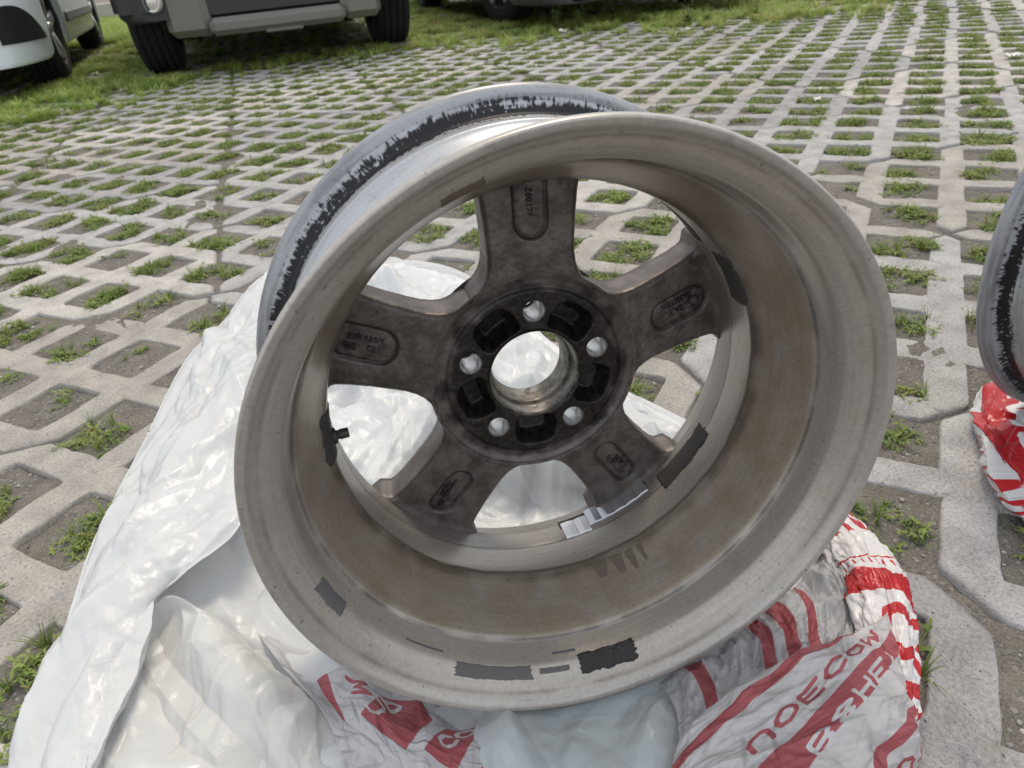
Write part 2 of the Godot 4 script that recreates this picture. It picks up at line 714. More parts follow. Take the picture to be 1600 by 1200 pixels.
func build_wheels() -> void:
	var n := Vector3(-0.65077539, -0.05404526, -0.75734438)
	var up := Vector3(-0.03522280, 0.99853849, -0.04099078)
	var turn := Basis(Vector3(0.75845286, 0.00000000, -0.65172790), up, -n).orthonormalized()
	var foot := MOUTH + n * 0.09 - up * 0.197
	var base := Vector3(foot.x, 0.004, foot.z)
	var w := thing("alloy_wheel", "dirty five-spoke alloy wheel without tyre standing on a white plastic bag", "wheel", Transform3D(turn, base), "bare alloy wheels on plastic bags")
	var at := Transform3D(Basis(), turn.inverse() * (MOUTH - base))       # parts are modelled about the centre of the wheel's mouth

	# --- barrel
	var ip := PackedVector2Array([Vector2(0.005, 0.1960), Vector2(0.001, 0.1955), Vector2(0.0, 0.1940), Vector2(0.0012, 0.1905), Vector2(0.0045, 0.1885), Vector2(0.0065, 0.1865), Vector2(0.010, 0.1815), Vector2(0.0135, 0.1775), Vector2(0.018, 0.1740), Vector2(0.023, 0.1722), Vector2(0.0385, 0.1710), Vector2(0.0405, 0.1688), Vector2(0.0425, 0.1670), Vector2(0.074, 0.1568), Vector2(0.0865, 0.1515), Vector2(0.0905, 0.1492), Vector2(0.1165, 0.1492), Vector2(0.1190, 0.1508), Vector2(0.1215, 0.1502), Vector2(0.139, 0.1512), Vector2(0.1435, 0.1535), Vector2(0.153, 0.160), Vector2(0.1640, 0.164)])
	inner_prof = fine(rounded(ip, 2), 0.004)
	var streak := noise(FastNoiseLite.TYPE_SIMPLEX_SMOOTH, 1.0, 31, 3)
	var cloud := noise(FastNoiseLite.TYPE_SIMPLEX_SMOOTH, 1.0, 32, 4)
	var speck := noise(FastNoiseLite.TYPE_CELLULAR, 1.0, 33)
	speck.cellular_return_type = FastNoiseLite.RETURN_DISTANCE
	var paint_in := func(a: float, z: float, r: float) -> Color:
		var x := cos(a) * 0.17
		var y := sin(a) * 0.17
		var st := streak.get_noise_3d(x * 14.0, y * 14.0, z * 420.0)
		var cl := cloud.get_noise_3d(x * 26.0, y * 26.0, z * 34.0)
		var gr := cloud.get_noise_3d(x * 300.0, y * 300.0, z * 300.0)
		var rub := streak.get_noise_3d(x * 5.0 + 9.0, y * 5.0, z * 1400.0)
		var silver := Color(0.395, 0.362, 0.322)
		var brown := Color(0.285, 0.238, 0.182)
		var soot := Color(0.075, 0.058, 0.048)
		var c := silver
		var zz := z + 0.0022 * cl
		var in_well := sstep(0.039, 0.0435, zz) * (1.0 - sstep(0.0895, 0.0925, zz))
		c = c.lerp(brown, in_well * clampf(0.78 + 0.5 * cl, 0.25, 1.0))
		c = c.lerp(soot, (sstep(0.078, 0.0885, zz + 0.004 * st) * (1.0 - sstep(0.0900, 0.0915, zz))) * clampf(0.62 + 0.5 * cl, 0.0, 1.0))
		c = c.lerp(Color(0.10, 0.092, 0.085), exp(-pow((z - 0.0400) / 0.0011, 2.0)) * clampf(0.75 + cl, 0.0, 1.0))
		c = c.lerp(Color(0.10, 0.09, 0.08), exp(-pow((z - 0.0072) / 0.0009, 2.0)) * clampf(0.35 + 0.5 * cl, 0.0, 0.5))
		c = c.lerp(soot, exp(-pow((z - 0.1185) / 0.0012, 2.0)) * clampf(0.55 + cl, 0.0, 0.9))
		c = c.lerp(Color(0.24, 0.222, 0.21), sstep(0.1165, 0.1215, z) * 0.8)
		c = c.lerp(brown, 0.25 * clampf(cl * 1.6 - 0.25, 0.0, 1.0))                    # patchy brake dust
		c = c.lerp(Color(0.17, 0.15, 0.135), 0.16 * sstep(0.35, 0.75, st + 0.35 * cl))    # rubbed lines round the barrel
		if z < 0.004:
			c = c.lerp(Color(0.42, 0.40, 0.37), 0.5)
			c = c.lerp(Color(0.11, 0.10, 0.095), 0.25 * sstep(0.2, 0.6, cloud.get_noise_3d(x * 60.0, y * 60.0, z * 500.0)))
		var sd := speck.get_noise_3d(x * 150.0, y * 150.0, z * 150.0)
		if sd < -0.93:
			c *= 0.35
		c *= 1.0 + 0.15 * gr + 0.08 * st + 0.12 * rub
		return c
	var mi := StandardMaterial3D.new()
	mi.albedo_texture = turned_image(inner_prof, 1400, 176, paint_in)
	mi.roughness = 0.34
	mi.metallic = 0.42
	mi.metallic_specular = 0.5
	part("barrel_inside", lathe(inner_prof, 288, bend).mesh(), mi, w, at)

	var op := PackedVector2Array([Vector2(0.0050, 0.1960), Vector2(0.0085, 0.1950), Vector2(0.0105, 0.1910), Vector2(0.0125, 0.1835), Vector2(0.0165, 0.1790), Vector2(0.0400, 0.1785), Vector2(0.0440, 0.1797), Vector2(0.0500, 0.1780), Vector2(0.0614, 0.1705), Vector2(0.0832, 0.1682), Vector2(0.1088, 0.1690), Vector2(0.1220, 0.1735), Vector2(0.1287, 0.1765), Vector2(0.1320, 0.1797), Vector2(0.1358, 0.1782), Vector2(0.1519, 0.1787), Vector2(0.1557, 0.1815), Vector2(0.1585, 0.1895), Vector2(0.1609, 0.1945), Vector2(0.1642, 0.1972), Vector2(0.1680, 0.1972), Vector2(0.1699, 0.1945), Vector2(0.1690, 0.1860), Vector2(0.1652, 0.1750), Vector2(0.1640, 0.1640)])
	var outer_prof := fine(rounded(op, 2), 0.004)
	var paint_out := func(a: float, z: float, r: float) -> Color:
		var x := cos(a) * 0.18
		var y := sin(a) * 0.18
		var st := streak.get_noise_3d(x * 12.0, y * 12.0, z * 420.0)
		var cl := cloud.get_noise_3d(x * 22.0, y * 22.0, z * 60.0)
		var fl := cloud.get_noise_3d(x * 230.0 + 40.0, y * 230.0, z * 330.0)
		var gr := cloud.get_noise_3d(x * 480.0, y * 480.0, z * 480.0)
		var c := Color(0.40, 0.415, 0.435)
		c = c.lerp(Color(0.33, 0.335, 0.35), 0.5 * sstep(0.15, 0.6, st))
		c = c.lerp(Color(0.20, 0.195, 0.19), 0.4 * sstep(0.25, 0.6, cl + 0.3 * fl))
		c = c.lerp(Color(0.12, 0.12, 0.125), 0.5 * sstep(0.42, 0.62, gr + 0.3 * fl))
		var core := exp(-pow((z - 0.1538 + 0.0016 * cl) / 0.0047, 2.0))                # rubber of the old tyre, flaking off
		var edge := exp(-pow((z - 0.1510) / 0.0130, 2.0))
		c = c.lerp(Color(0.20, 0.20, 0.205), 0.7 * edge * sstep(-0.25, 0.35, st + 0.4 * fl))
		c = c.lerp(Color(0.013, 0.013, 0.015), sstep(0.56, 0.74, core * 1.05 + edge * 0.10 + fl * 0.50 + gr * 0.45 + st * 0.50))
		if z > 0.1585:
			c = c.lerp(Color(0.20, 0.205, 0.215), 0.35 + 0.45 * sstep(-0.2, 0.4, st + 0.5 * cl))
		var inb := exp(-pow((z - 0.026) / 0.009, 2.0))
		c = c.lerp(Color(0.02, 0.019, 0.019), sstep(0.62, 0.78, inb * 0.6 + fl * 0.5 + st * 0.5))
		if z < 0.012:
			c = c.lerp(Color(0.36, 0.345, 0.325), 0.7)
		return c * (1.0 + 0.10 * gr)
	var mo := StandardMaterial3D.new()
	mo.albedo_texture = turned_image(outer_prof, 2000, 190, paint_out)
	mo.roughness = 0.42
	mo.metallic = 0.40
	part("barrel_outside", lathe(outer_prof, 288, bend).mesh(), mo, w, at)

	# --- spokes
	var spoke_m := triplanar(dirt_texture(512, Color(0.150, 0.131, 0.121), Color(0.072, 0.059, 0.053), 0.5, 61), 1.0 / 0.15, 0.42, 0.35)
	spoke_m.vertex_color_use_as_albedo = true
	var soot_m := triplanar(dirt_texture(256, Color(0.030, 0.025, 0.023), Color(0.075, 0.06, 0.052), 0.2, 71), 1.0 / 0.05, 0.55, 0.1, 0.03)
	var letter_m := mat(lin(0.016, 0.013, 0.012), 0.6)
	var ovals := [[0.132, 0.030, 0.0112, 0.6], [0.1275, 0.0240, 0.0128, -1.0], [0.1185, 0.0215, 0.0092, -3.0], [0.1150, 0.0240, 0.0094, 0.8], [0.1200, 0.0235, 0.0110, 4.0]]
	for k in 5:
		var a0 := deg_to_rad(SPOKE0 + 72.0 * k)
		var sp := part("spoke", spoke_mesh(a0, ovals[k]), spoke_m, w, at.translated_local(Vector3(0, 0, 0.0012)))
		casting(sp, k, a0, ovals[k], letter_m, soot_m)
	# --- hub
	var bright := mat(lin(0.56, 0.56, 0.56), 0.28, 0.75)
	var hub := part("hub", hub_mesh(), spoke_m, w, at.translated_local(Vector3(0, 0, 0.0012)))
	var bore := rounded(PackedVector2Array([Vector2(0.134, 0.0345), Vector2(0.1365, 0.0330), Vector2(0.146, 0.0325), Vector2(0.1475, 0.0300), Vector2(0.153, 0.0296), Vector2(0.1545, 0.0285), Vector2(0.166, 0.0282), Vector2(0.168, 0.0290)]), 1)
	var bore_m := triplanar(dirt_texture(256, Color(0.26, 0.245, 0.22), Color(0.05, 0.042, 0.034), 0.6, 91), 1.0 / 0.05, 0.42, 0.5)
	part("centre_bore", lathe(bore, 96).mesh(), bore_m, hub)
	for k in 5:
		var a := deg_to_rad(SPOKE0 + 72.0 * k)
		var t := lathe(rounded(PackedVector2Array([Vector2(0.1338, 0.0084), Vector2(0.1348, 0.0076), Vector2(0.150, 0.0075), Vector2(0.1675, 0.0098)]), 1), 32)
		part("bolt_hole", t.mesh(), bright, hub, Transform3D(Basis(), Vector3(0.05 * cos(a), 0.05 * sin(a), 0)))
	# --- valve
	var vs := tube([Vector3(-0.1502, 0.0, -0.104), Vector3(-0.147, 0.0, -0.104), Vector3(-0.1465, 0.0, -0.1045), Vector3(-0.1445, 0.0, -0.1045), Vector3(-0.1443, 0.0, -0.1045), Vector3(-0.1385, 0.0, -0.105), Vector3(-0.1383, 0.0, -0.105)], [0.0060, 0.0056, 0.0034, 0.0030, 0.0036, 0.0034, 0.0001], 14)
	part("valve", vs.mesh(), mat(lin(0.03, 0.03, 0.03), 0.5), w, at)
	# --- balance weights, adhesive and tape left on the barrel
	var zinc := mat(lin(0.46, 0.47, 0.49), 0.32, 0.7)
	var pale := mat(lin(0.72, 0.72, 0.74), 0.35, 0.3)
	var tape := mat(lin(0.03, 0.029, 0.028), 0.75)
	for k in 7:
		var a := -84.0 + 4.35 * k
		var lo := 0.1185 if k < 2 else 0.1245
		part("balance_weight", weight_mesh(a - 2.12, a + 2.12, lo, lo + 0.0195, 0.0031), pale if k < 2 else zinc, w, at)
	part("adhesive_strip", weight_mesh(-86.6, -55.4, 0.1205, 0.1425, 0.0008), tape, w, at)
	for k in 6:
		var a := 121.8 + 4.6 * k
		part("balance_weight", weight_mesh(a - 2.2, a + 2.2, 0.1240, 0.1440, 0.0048), pale, w, at)
	part("adhesive_strip", weight_mesh(118.5, 149.0, 0.1205, 0.1450, 0.0012), tape, w, at)
	var grey := mat(lin(0.105, 0.10, 0.10), 0.7)
	var blot := mat(lin(0.040, 0.036, 0.034), 0.7)
	var smear := mat(lin(0.125, 0.098, 0.075), 0.6)
	for q in [[-51.5, -29.0, 0.1105, 0.1320, blot, 0.0010, 1], [16.5, 33.0, 0.0870, 0.1080, blot, 0.0012, 2], [33.0, 60.0, 0.1190, 0.1420, blot, 0.0010, 3], [-190.5, -176.0, 0.080, 0.103, blot, 0.0010, 4], [-125.0, -106.0, 0.0122, 0.0200, grey, 0.0005, 5], [-94.6, -80.6, 0.0112, 0.0232, tape, 0.0022, 6], [-164.8, -155.8, 0.0132, 0.0215, grey, 0.0010, 7], [-104.5, -97.0, 0.0145, 0.0178, grey, 0.0003, 8], [-138.0, -128.0, 0.0232, 0.0250, grey, 0.0003, 9], [-100.5, -94.5, 0.0262, 0.0285, grey, 0.0003, 10], [103.5, 111.5, 0.0120, 0.0230, smear, 0.0003, 11], [-83.0, -78.0, 0.0720, 0.0840, smear, 0.0003, 12], [-77.0, -73.0, 0.0690, 0.0850, smear, 0.0003, 13], [-72.5, -69.5, 0.0680, 0.0850, smear, 0.0003, 14], [-68.5, -66.5, 0.0700, 0.0850, smear, 0.0003, 15]]:
		part("adhesive_residue", residue_mesh(q[0], q[1], q[2], q[3], q[5], q[6]), q[4], w, at)

	# --- the second wheel, half out of the picture
	var n2 := Vector3(-0.73957056, -0.01374806, -0.67293861)
	var up2 := (Vector3.UP - n2 * n2.y).normalized()
	var turn2 := Basis(n2.cross(up2), up2, -n2).orthonormalized().rotated(n2, 0.5)
	var mouth2 := Vector3(0.3399005, 0.21138729, -0.72821399)
	var w2 := w.duplicate()
	w2.name = numbered("alloy_wheel")
	add_child(w2)
	var base2 := Vector3(mouth2.x + n2.x * 0.09, 0.004, mouth2.z + n2.z * 0.09)
	w2.transform = Transform3D(turn2, base2)
	for c in w2.get_children():
		c.position += turn2.inverse() * (mouth2 - base2) - at.origin
	w2.set_meta("label", "bare alloy wheel standing on the bag with the solid red lettered band")

func weight_mesh(a0: float, a1: float, z0: float, z1: float, thick: float) -> ArrayMesh:
	var s := Shape.new()
	var n := maxi(2, int((a1 - a0) / 1.5))
	var bev := minf(0.0008, thick * 0.4)
	var ring := [[z0, 0.0], [z0, thick - bev], [z0 + bev, thick], [z1 - bev, thick], [z1, thick - bev], [z1, 0.0]]
	for i in n + 1:
		var a := deg_to_rad(lerpf(a0, a1, float(i) / n))
		for q in ring:
			var end := bev if (i == 0 or i == n) else 0.0
			var r: float = inner_r(clampf((z0 + z1) / 2, 0.0, 0.16)) + 0.0006 - maxf(0.0, q[1] - end)
			s.add(Vector3(r * cos(a), r * sin(a), -q[0]))
	for i in n:
		for k in 5:
			s.quad(i * 6 + k, i * 6 + k + 1, (i + 1) * 6 + k + 1, (i + 1) * 6 + k)
	for e in [0, n]:
		var at := s.v.size()
		for k in 6:
			s.add(s.v[e * 6 + k])
		for k in range(1, 5):
			if e == 0:
				s.tri(at, at + k + 1, at + k)
			else:
				s.tri(at, at + k, at + k + 1)
	return flat_copy(s).mesh()

func flat_copy(s: Shape) -> Shape:
	var o := Shape.new()
	for i in s.idx:
		o.idx.append(o.add(s.v[i], s.uv[i]))
	return o

func residue_mesh(a0: float, a1: float, z0: float, z1: float, thick: float, sd: int) -> ArrayMesh:
	var nz := noise(FastNoiseLite.TYPE_SIMPLEX_SMOOTH, 1.0, 200 + sd, 3)
	var nu := 40
	var nv := 14
	var lump := 0.0 if thick < 0.0015 else thick * 0.8
	var at := func(i: int, j: int) -> Vector3:
		var u := float(i) / nu
		var t := float(j) / nv
		var rag0 := 0.09 * nz.get_noise_2d(u * 3.0, 3.0) + 0.05 * nz.get_noise_2d(u * 9.0, 8.0)
		var rag1 := 0.10 * nz.get_noise_2d(u * 3.0, 33.0) + 0.05 * nz.get_noise_2d(u * 9.0, 38.0)
		var z := lerpf(z0 + (z1 - z0) * rag0, z1 + (z1 - z0) * rag1, t)
		var side := 0.05 * nz.get_noise_2d(60.0, t * 9.0) if u < 0.5 else 0.06 * nz.get_noise_2d(90.0, t * 9.0)
		var pinch := 0.6 * (1.0 - t) if (sd >= 12 and sd <= 15) else 0.0            # runs of dirt end in a point
		var a := deg_to_rad(lerpf(a0, a1, lerpf(u + side * pow(absf(u * 2.0 - 1.0), 3.0), 0.5, pinch)))
		var e := minf(minf(i, nu - i), minf(j, nv - j))
		var h := (-0.0004 if e < 0.5 else thick * (0.75 + 0.25 * nz.get_noise_2d(u * 20.0, t * 20.0)) + (lump * nz.get_noise_2d(u * 11.0 + 5.0, t * 6.0) if e > 1.5 else 0.0))
		h = maxf(h, -0.0004 if e < 0.5 else 0.00025)
		var r := inner_r(clampf(z, 0.002, 0.16)) + bend(a, z) - h
		return Vector3(r * cos(a), r * sin(a), -z)
	var s := Shape.new()
	s.grid(at, nu, nv)
	return s.mesh()

func spoke_half(r: float) -> float:                     # half angle of a spoke in degrees
	var t := [[0.0762, 36.05], [0.0775, 33.0], [0.0795, 28.0], [0.083, 24.0], [0.088, 21.2], [0.095, 19.0], [0.105, 17.3], [0.120, 15.6], [0.135, 14.6], [0.144, 14.4], [0.148, 14.8], [0.1505, 15.8], [0.1520, 17.0], [0.1545, 17.2], [0.164, 17.2]]
	for k in t.size() - 1:
		if r <= t[k + 1][0]:
			return lerpf(t[k][1], t[k + 1][1], clampf((r - t[k][0]) / (t[k + 1][0] - t[k][0]), 0.0, 1.0))
	return t[t.size() - 1][1]

func spoke_face(r: float) -> float:
	return lerpf(0.1335, 0.1405, clampf((r - 0.078) / 0.07, 0.0, 1.0)) - 0.002 * sstep(0.145, 0.153, r)

func spoke_mesh(a0: float, oval: Array) -> ArrayMesh:
	var s := Shape.new()
	var rs := []
	for k in 12:
		rs.append(lerpf(0.0758, 0.0875, k / 12.0))
	for k in 60:
		rs.append(lerpf(0.0875, 0.1440, k / 60.0))
	for k in 12:
		rs.append(lerpf(0.1440, 0.1640, k / 11.0))
	var ns := 64
	var loop := []            # (s, layer) round the section
	for i in ns + 1:
		loop.append([-1.0 + 2.0 * i / ns, 0.0])
	for q in [0.15, 0.5, 0.85]:
		loop.append([1.0, q])
	for i in 11:
		loop.append([1.0 - 0.2 * i, 1.0])
	for q in [0.85, 0.5, 0.15]:
		loop.append([-1.0, q])
	var nl := loop.size()
	var nz := noise(FastNoiseLite.TYPE_SIMPLEX_SMOOTH, 60.0, int(a0 * 100.0), 2)
	for r in rs:
		var half: float = deg_to_rad(spoke_half(r))
		for q in loop:
			var sd: float = q[0]
			var round_in := 1.0 - sd * sd
			var a: float = half * sd
			var tang: float = a * r
			var z0 := spoke_face(r)
			var edge: float = half * r * (1.0 - absf(sd))
			var inset := 0.0
			if r > 0.079:
				z0 += 0.0030 * pow(clampf(1.0 - edge / 0.004, 0.0, 1.0), 2.0)
			var seg := maxf(absf(r - oval[0]) - (oval[1] - oval[2]), 0.0)
			var tt: float = tang - (r - oval[0]) * tan(deg_to_rad(oval[3])) * 0.6
			var d: float = sqrt(seg * seg + tt * tt) - oval[2]
			z0 += 0.0016 * sstep(0.0009, -0.0009, d) + 0.0014 * exp(-pow(d / 0.0010, 2.0))
			z0 += 0.00025 * nz.get_noise_2d(r * 3.0, tang * 3.0)
			var z1 := lerpf(0.166, 0.168, (r - 0.078) / 0.07)
			var z: float = z0 if q[1] == 0.0 else lerpf(z0 + 0.001, z1, q[1])
			if q[1] == 1.0:
				z = z1 - 0.004 * (1.0 - pow(absf(sd), 4.0))
			var ang: float = a0 + a * (1.0 - 0.02 * (q[1] if r > 0.08 else 0.0))
			s.add(Vector3(r * cos(ang), r * sin(ang), -z))
			var caked := 0.0                                   # brake dust packed in the pads and along the root of the spoke
			if q[1] == 0.0:
				var g := nz.get_noise_2d(r * 2.0 + 3.0, tang * 2.0)
				caked = 0.70 * exp(-pow((d + 0.0004) / 0.0014, 2.0)) + sstep(0.0, -0.001, d) * clampf(0.08 + 0.9 * g + 18.0 * (r - oval[0]), 0.0, 0.8)
				caked = maxf(caked, 0.35 * sstep(0.0865, 0.077, r + 0.012 * g))
			s.col.append(Color.WHITE.lerp(Color(0.22, 0.19, 0.18), clampf(caked, 0.0, 1.0)))
	for k in rs.size() - 1:
		for i in nl:
			s.quad(k * nl + i, k * nl + (i + 1) % nl, (k + 1) * nl + (i + 1) % nl, (k + 1) * nl + i)
	return s.mesh()

func casting(sp: Node3D, k: int, a0: float, oval: Array, m: Material, soot: Material) -> void:
	var er := Vector3(cos(a0 + deg_to_rad(oval[3]) * 0.3), sin(a0 + deg_to_rad(oval[3]) * 0.3), 0)
	var tx := -er
	var ty := Vector3(0, 0, 1).cross(tx)
	var lines: Array = [[["2601789", 0.0048, 0.0, 0.008]], [["BVR 195/6", 0.0046, 0.0035, 0.002], ["C20", 0.0046, -0.0035, -0.0085], ["C51", 0.0046, -0.0035, 0.0085], ["____", 0.004, -0.0036, -0.007], ["____", 0.004, -0.0036, 0.0105]], [["GEPRESST", 0.0027, 0.004, 0.002], ["VERFAHREN", 0.0027, 0.0005, 0.003], ["31S", 0.0036, -0.001, -0.013]], [["L 15", 0.0042, 0.002, 0.006], ["E 75", 0.0042, -0.0035, 0.0]], [["ZA.Y.", 0.0050, 0.0035, 0.004], ["O.INTENZ", 0.0050, -0.0035, 0.003]]][k]
	var font := SystemFont.new()
	font.font_names = PackedStringArray(["Droid Sans"])
	font.font_weight = 700
	for l in lines:
		var tm := TextMesh.new()
		tm.text = l[0]
		tm.font = font
		tm.font_size = 32
		tm.pixel_size = l[1] / 26.0
		tm.depth = 0.0012
		tm.curve_step = 1.5
		var o: Vector3 = er * (oval[0] - l[3]) + ty * l[2] + Vector3(0, 0, -spoke_face(oval[0]) - 0.0007)
		part("casting_mark", tm, m, sp, Transform3D(Basis(tx, ty, Vector3(0, 0, 1)), o))
	if k == 4:
		var ring := lathe(PackedVector2Array([Vector2(0, 0.0042), Vector2(-0.0006, 0.0040), Vector2(-0.0006, 0.0034), Vector2(0, 0.0032)]), 24)
		part("casting_mark", ring.mesh(), m, sp, Transform3D(Basis(), er * (oval[0] + 0.0125) + ty * 0.003 + Vector3(0, 0, -spoke_face(oval[0]) - 0.0014)))

func hub_mesh() -> ArrayMesh:
	var s := Shape.new()
	var na := 440
	var nr := 62
	var r0 := 0.0335
	var r1 := 0.0790
	var hole := 0.0079
	var bolts := []
	for k in 5:
		var a := deg_to_rad(SPOKE0 + 72.0 * k)
		bolts.append(Vector2(cos(a), sin(a)) * 0.05)
	var nz := noise(FastNoiseLite.TYPE_SIMPLEX_SMOOTH, 90.0, 17, 3)
	for layer in 2:
		var start := s.v.size()
		var gone := PackedByteArray()
		gone.resize((nr + 1) * na)
		for j in nr + 1:
			var r := lerpf(r0, r1, float(j) / nr)
			for i in na:
				var a := TAU * i / na
				var p := Vector2(cos(a), sin(a)) * r
				for b in bolts:
					var d: float = p.distance_to(b)
					if d < hole + 0.0006:
						if d > hole - 0.0006:
							p = b + (p - b).normalized() * hole
						else:
							gone[j * na + i] = 1
				var rr := p.length()
				var z := 0.166
				if layer == 0:
					z = 0.134
					var rel := fposmod(rad_to_deg(p.angle()) - SPOKE0 - 36.0 + 36.0, 72.0) - 36.0
					var dx := absf(rr - 0.0485) - 0.0030
					var dy := absf(deg_to_rad(rel)) * rr - 0.0078
					var d := Vector2(maxf(dx, 0.0), maxf(dy, 0.0)).length() + minf(maxf(dx, dy), 0.0) - 0.0085
					z += 0.0150 * sstep(0.0012, -0.0065, d) + 0.003 * clampf((0.056 - rr) / 0.014, 0.0, 1.0) * sstep(0.0008, -0.004, d)
					z += 0.0022 * sstep(0.0640, 0.0680, rr) - 0.0028 * sstep(0.0715, 0.0785, rr)
					z += 0.0015 * sstep(0.0365, 0.0335, rr)
					z += 0.00022 * nz.get_noise_2d(p.x, p.y)
				s.add(Vector3(p.x, p.y, -z))
				var g := nz.get_noise_2d(p.x * 0.35 + 1.0, p.y * 0.35)
				var fine_g := nz.get_noise_2d(p.x * 2.0, p.y * 2.0 + 5.0)
				var grime := sstep(0.0745, 0.0640, rr + 0.012 * g + 0.003 * fine_g)
				s.col.append(Color.WHITE.lerp(Color(0.10, 0.085, 0.08), grime * (0.92 + 0.25 * fine_g)))
		for j in nr:
			for i in na:
				var a := j * na + i
				var b := j * na + (i + 1) % na
				if gone[a] or gone[b] or gone[a + na] or gone[b + na]:
					continue
				if layer == 0:
					s.quad(start + a, start + a + na, start + b + na, start + b)
				else:
					s.quad(start + a, start + b, start + b + na, start + a + na)
	return s.mesh()

# ---------------------------------------------------------------- plastic bags
class Canvas:
	var img: Image
	var w: int
	var h: int
	func _init(ww: int, hh: int, c: Color) -> void:
		w = ww
		h = hh
		img = Image.create(w, h, false, Image.FORMAT_RGB8)
		img.fill(c)
	func poly(pts: Array, c: Color) -> void:             # points in 0..1
		var q := PackedVector2Array()
		var lo := Vector2(9999, 9999)
		var hi := Vector2(-9999, -9999)
		for p in pts:
			var s := Vector2(p[0] * w, p[1] * h)
			q.append(s)
			lo = lo.min(s)
			hi = hi.max(s)
		for y in range(maxi(0, int(lo.y)), mini(h, int(hi.y) + 1)):
			var xs := []
			for k in q.size():
				var a := q[k]
				var b := q[(k + 1) % q.size()]
				if (a.y <= y + 0.5) != (b.y <= y + 0.5):
					xs.append(a.x + (y + 0.5 - a.y) / (b.y - a.y) * (b.x - a.x))
			xs.sort()
			for k in range(0, xs.size() - 1, 2):
				for x in range(maxi(0, int(round(xs[k]))), mini(w, int(round(xs[k + 1])))):
					img.set_pixel(x, y, c)
	func stroke(pts: Array, wide: float, c: Color) -> void:   # pixels
		for k in pts.size() - 1:
			var a: Vector2 = pts[k]
			var b: Vector2 = pts[k + 1]
			var r := wide / 2.0
			for y in range(maxi(0, int(minf(a.y, b.y) - r)), mini(h, int(maxf(a.y, b.y) + r) + 1)):
				for x in range(maxi(0, int(minf(a.x, b.x) - r)), mini(w, int(maxf(a.x, b.x) + r) + 1)):
					var p := Vector2(x + 0.5, y + 0.5)
					if p.distance_to(Geometry2D.get_closest_point_to_segment(p, a, b)) < r:
						img.set_pixel(x, y, c)
	func text(t: String, at: Vector2, along: Vector2, up: Vector2, wide: float, c: Color, gap := 0.28) -> void:   # one glyph cell = along x up, in pixels
		var pen := at
		for ch in t:
			for line in GLYPH.get(ch, []):
				var pts := []
				for p in line:
					pts.append(pen + along * p[0] + up * p[1])
				stroke(pts, wide, c)
			pen += along * (1.0 + gap) * (0.55 if ch == " " else 1.0)
	const GLYPH := {
		"U": [[[0, 1], [0, 0.25], [0.25, 0], [0.75, 0], [1, 0.25], [1, 1]]],
		"b": [[[0, 1], [0, 0], [0.7, 0], [0.95, 0.2], [0.7, 0.5], [0, 0.5]]],
		"O": [[[0.5, 0], [0.1, 0.2], [0, 0.5], [0.1, 0.8], [0.5, 1], [0.9, 0.8], [1, 0.5], [0.9, 0.2], [0.5, 0]]],
		"C": [[[1, 0.8], [0.6, 1], [0.15, 0.85], [0, 0.5], [0.15, 0.15], [0.6, 0], [1, 0.2]]],
		"E": [[[1, 0], [0, 0], [0, 1], [1, 1]], [[0, 0.5], [0.8, 0.5]]],
		"M": [[[0, 0], [0.1, 1], [0.5, 0.3], [0.9, 1], [1, 0]]],
		"N": [[[0, 0], [0, 1]], [[1, 0], [1, 1]], [[0, 0.5], [1, 0.5]]],
		"I": [[[0, 1], [0, 0], [1, 1], [1, 0]]],
		"T": [[[0, 1], [1, 1]], [[0.5, 1], [0.5, 0]]],
		"A": [[[0, 0], [0.5, 1], [1, 0]], [[0.2, 0.35], [0.8, 0.35]]],
		"L": [[[0, 0], [0.3, 0.2], [0.4, 1], [1, 1], [1, 0]]],
		"P": [[[0, 0], [0, 1], [0.75, 1], [1, 0.75], [0.75, 0.48], [0, 0.48]]],
		"B": [[[0, 0], [0, 1], [0.7, 1], [0.9, 0.78], [0.7, 0.53], [0, 0.53]], [[0.7, 0.53], [1, 0.28], [0.75, 0], [0, 0]]],
		"8": [[[0.5, 0.53], [0.1, 0.75], [0.5, 1], [0.9, 0.75], [0.5, 0.53], [0, 0.25], [0.5, 0], [1, 0.25], [0.5, 0.53]]],
		"9": [[[0.9, 0.6], [0.5, 0.42], [0.1, 0.7], [0.5, 1], [0.9, 0.75], [0.85, 0.3], [0.3, 0]]],
		"3": [[[0, 0.85], [0.5, 1], [0.95, 0.77], [0.4, 0.53], [1, 0.25], [0.5, 0], [0, 0.15]]],
		"G": [[[0, 0], [0, 1], [0.9, 1]]],
		"5": [[[0.9, 1], [0.1, 1], [0.1, 0.55], [0.6, 0.6], [1, 0.3], [0.6, 0], [0, 0.1]]],
		"R": [[[1, 0], [1, 1], [0.25, 1], [0, 0.75], [0.25, 0.48], [1, 0.48]], [[0.45, 0.48], [0, 0]]],
	}

var fold_a := noise(FastNoiseLite.TYPE_CELLULAR, 8.5, 301)
var fold_b := noise(FastNoiseLite.TYPE_CELLULAR, 21.0, 302)
var fold_c := noise(FastNoiseLite.TYPE_CELLULAR, 52.0, 303)
var fold_d := noise(FastNoiseLite.TYPE_SIMPLEX_SMOOTH, 1.0, 304, 2)

func crumple(p: Vector3, big: float, mid: float, small: float) -> float:
	var x := p.x + p.y * 0.6
	var z := p.z - p.y * 0.5
	var t := 0.0
	if big > 0.0:
		t += big * (fold_a.get_noise_2d(x, z) + 0.75)
	if mid > 0.0:
		t += mid * (fold_b.get_noise_2d(x * 1.0, z * 1.25) + 0.7)
	if small > 0.0:
		t += small * (fold_c.get_noise_2d(x * 1.3, z) + 0.7)
	return t

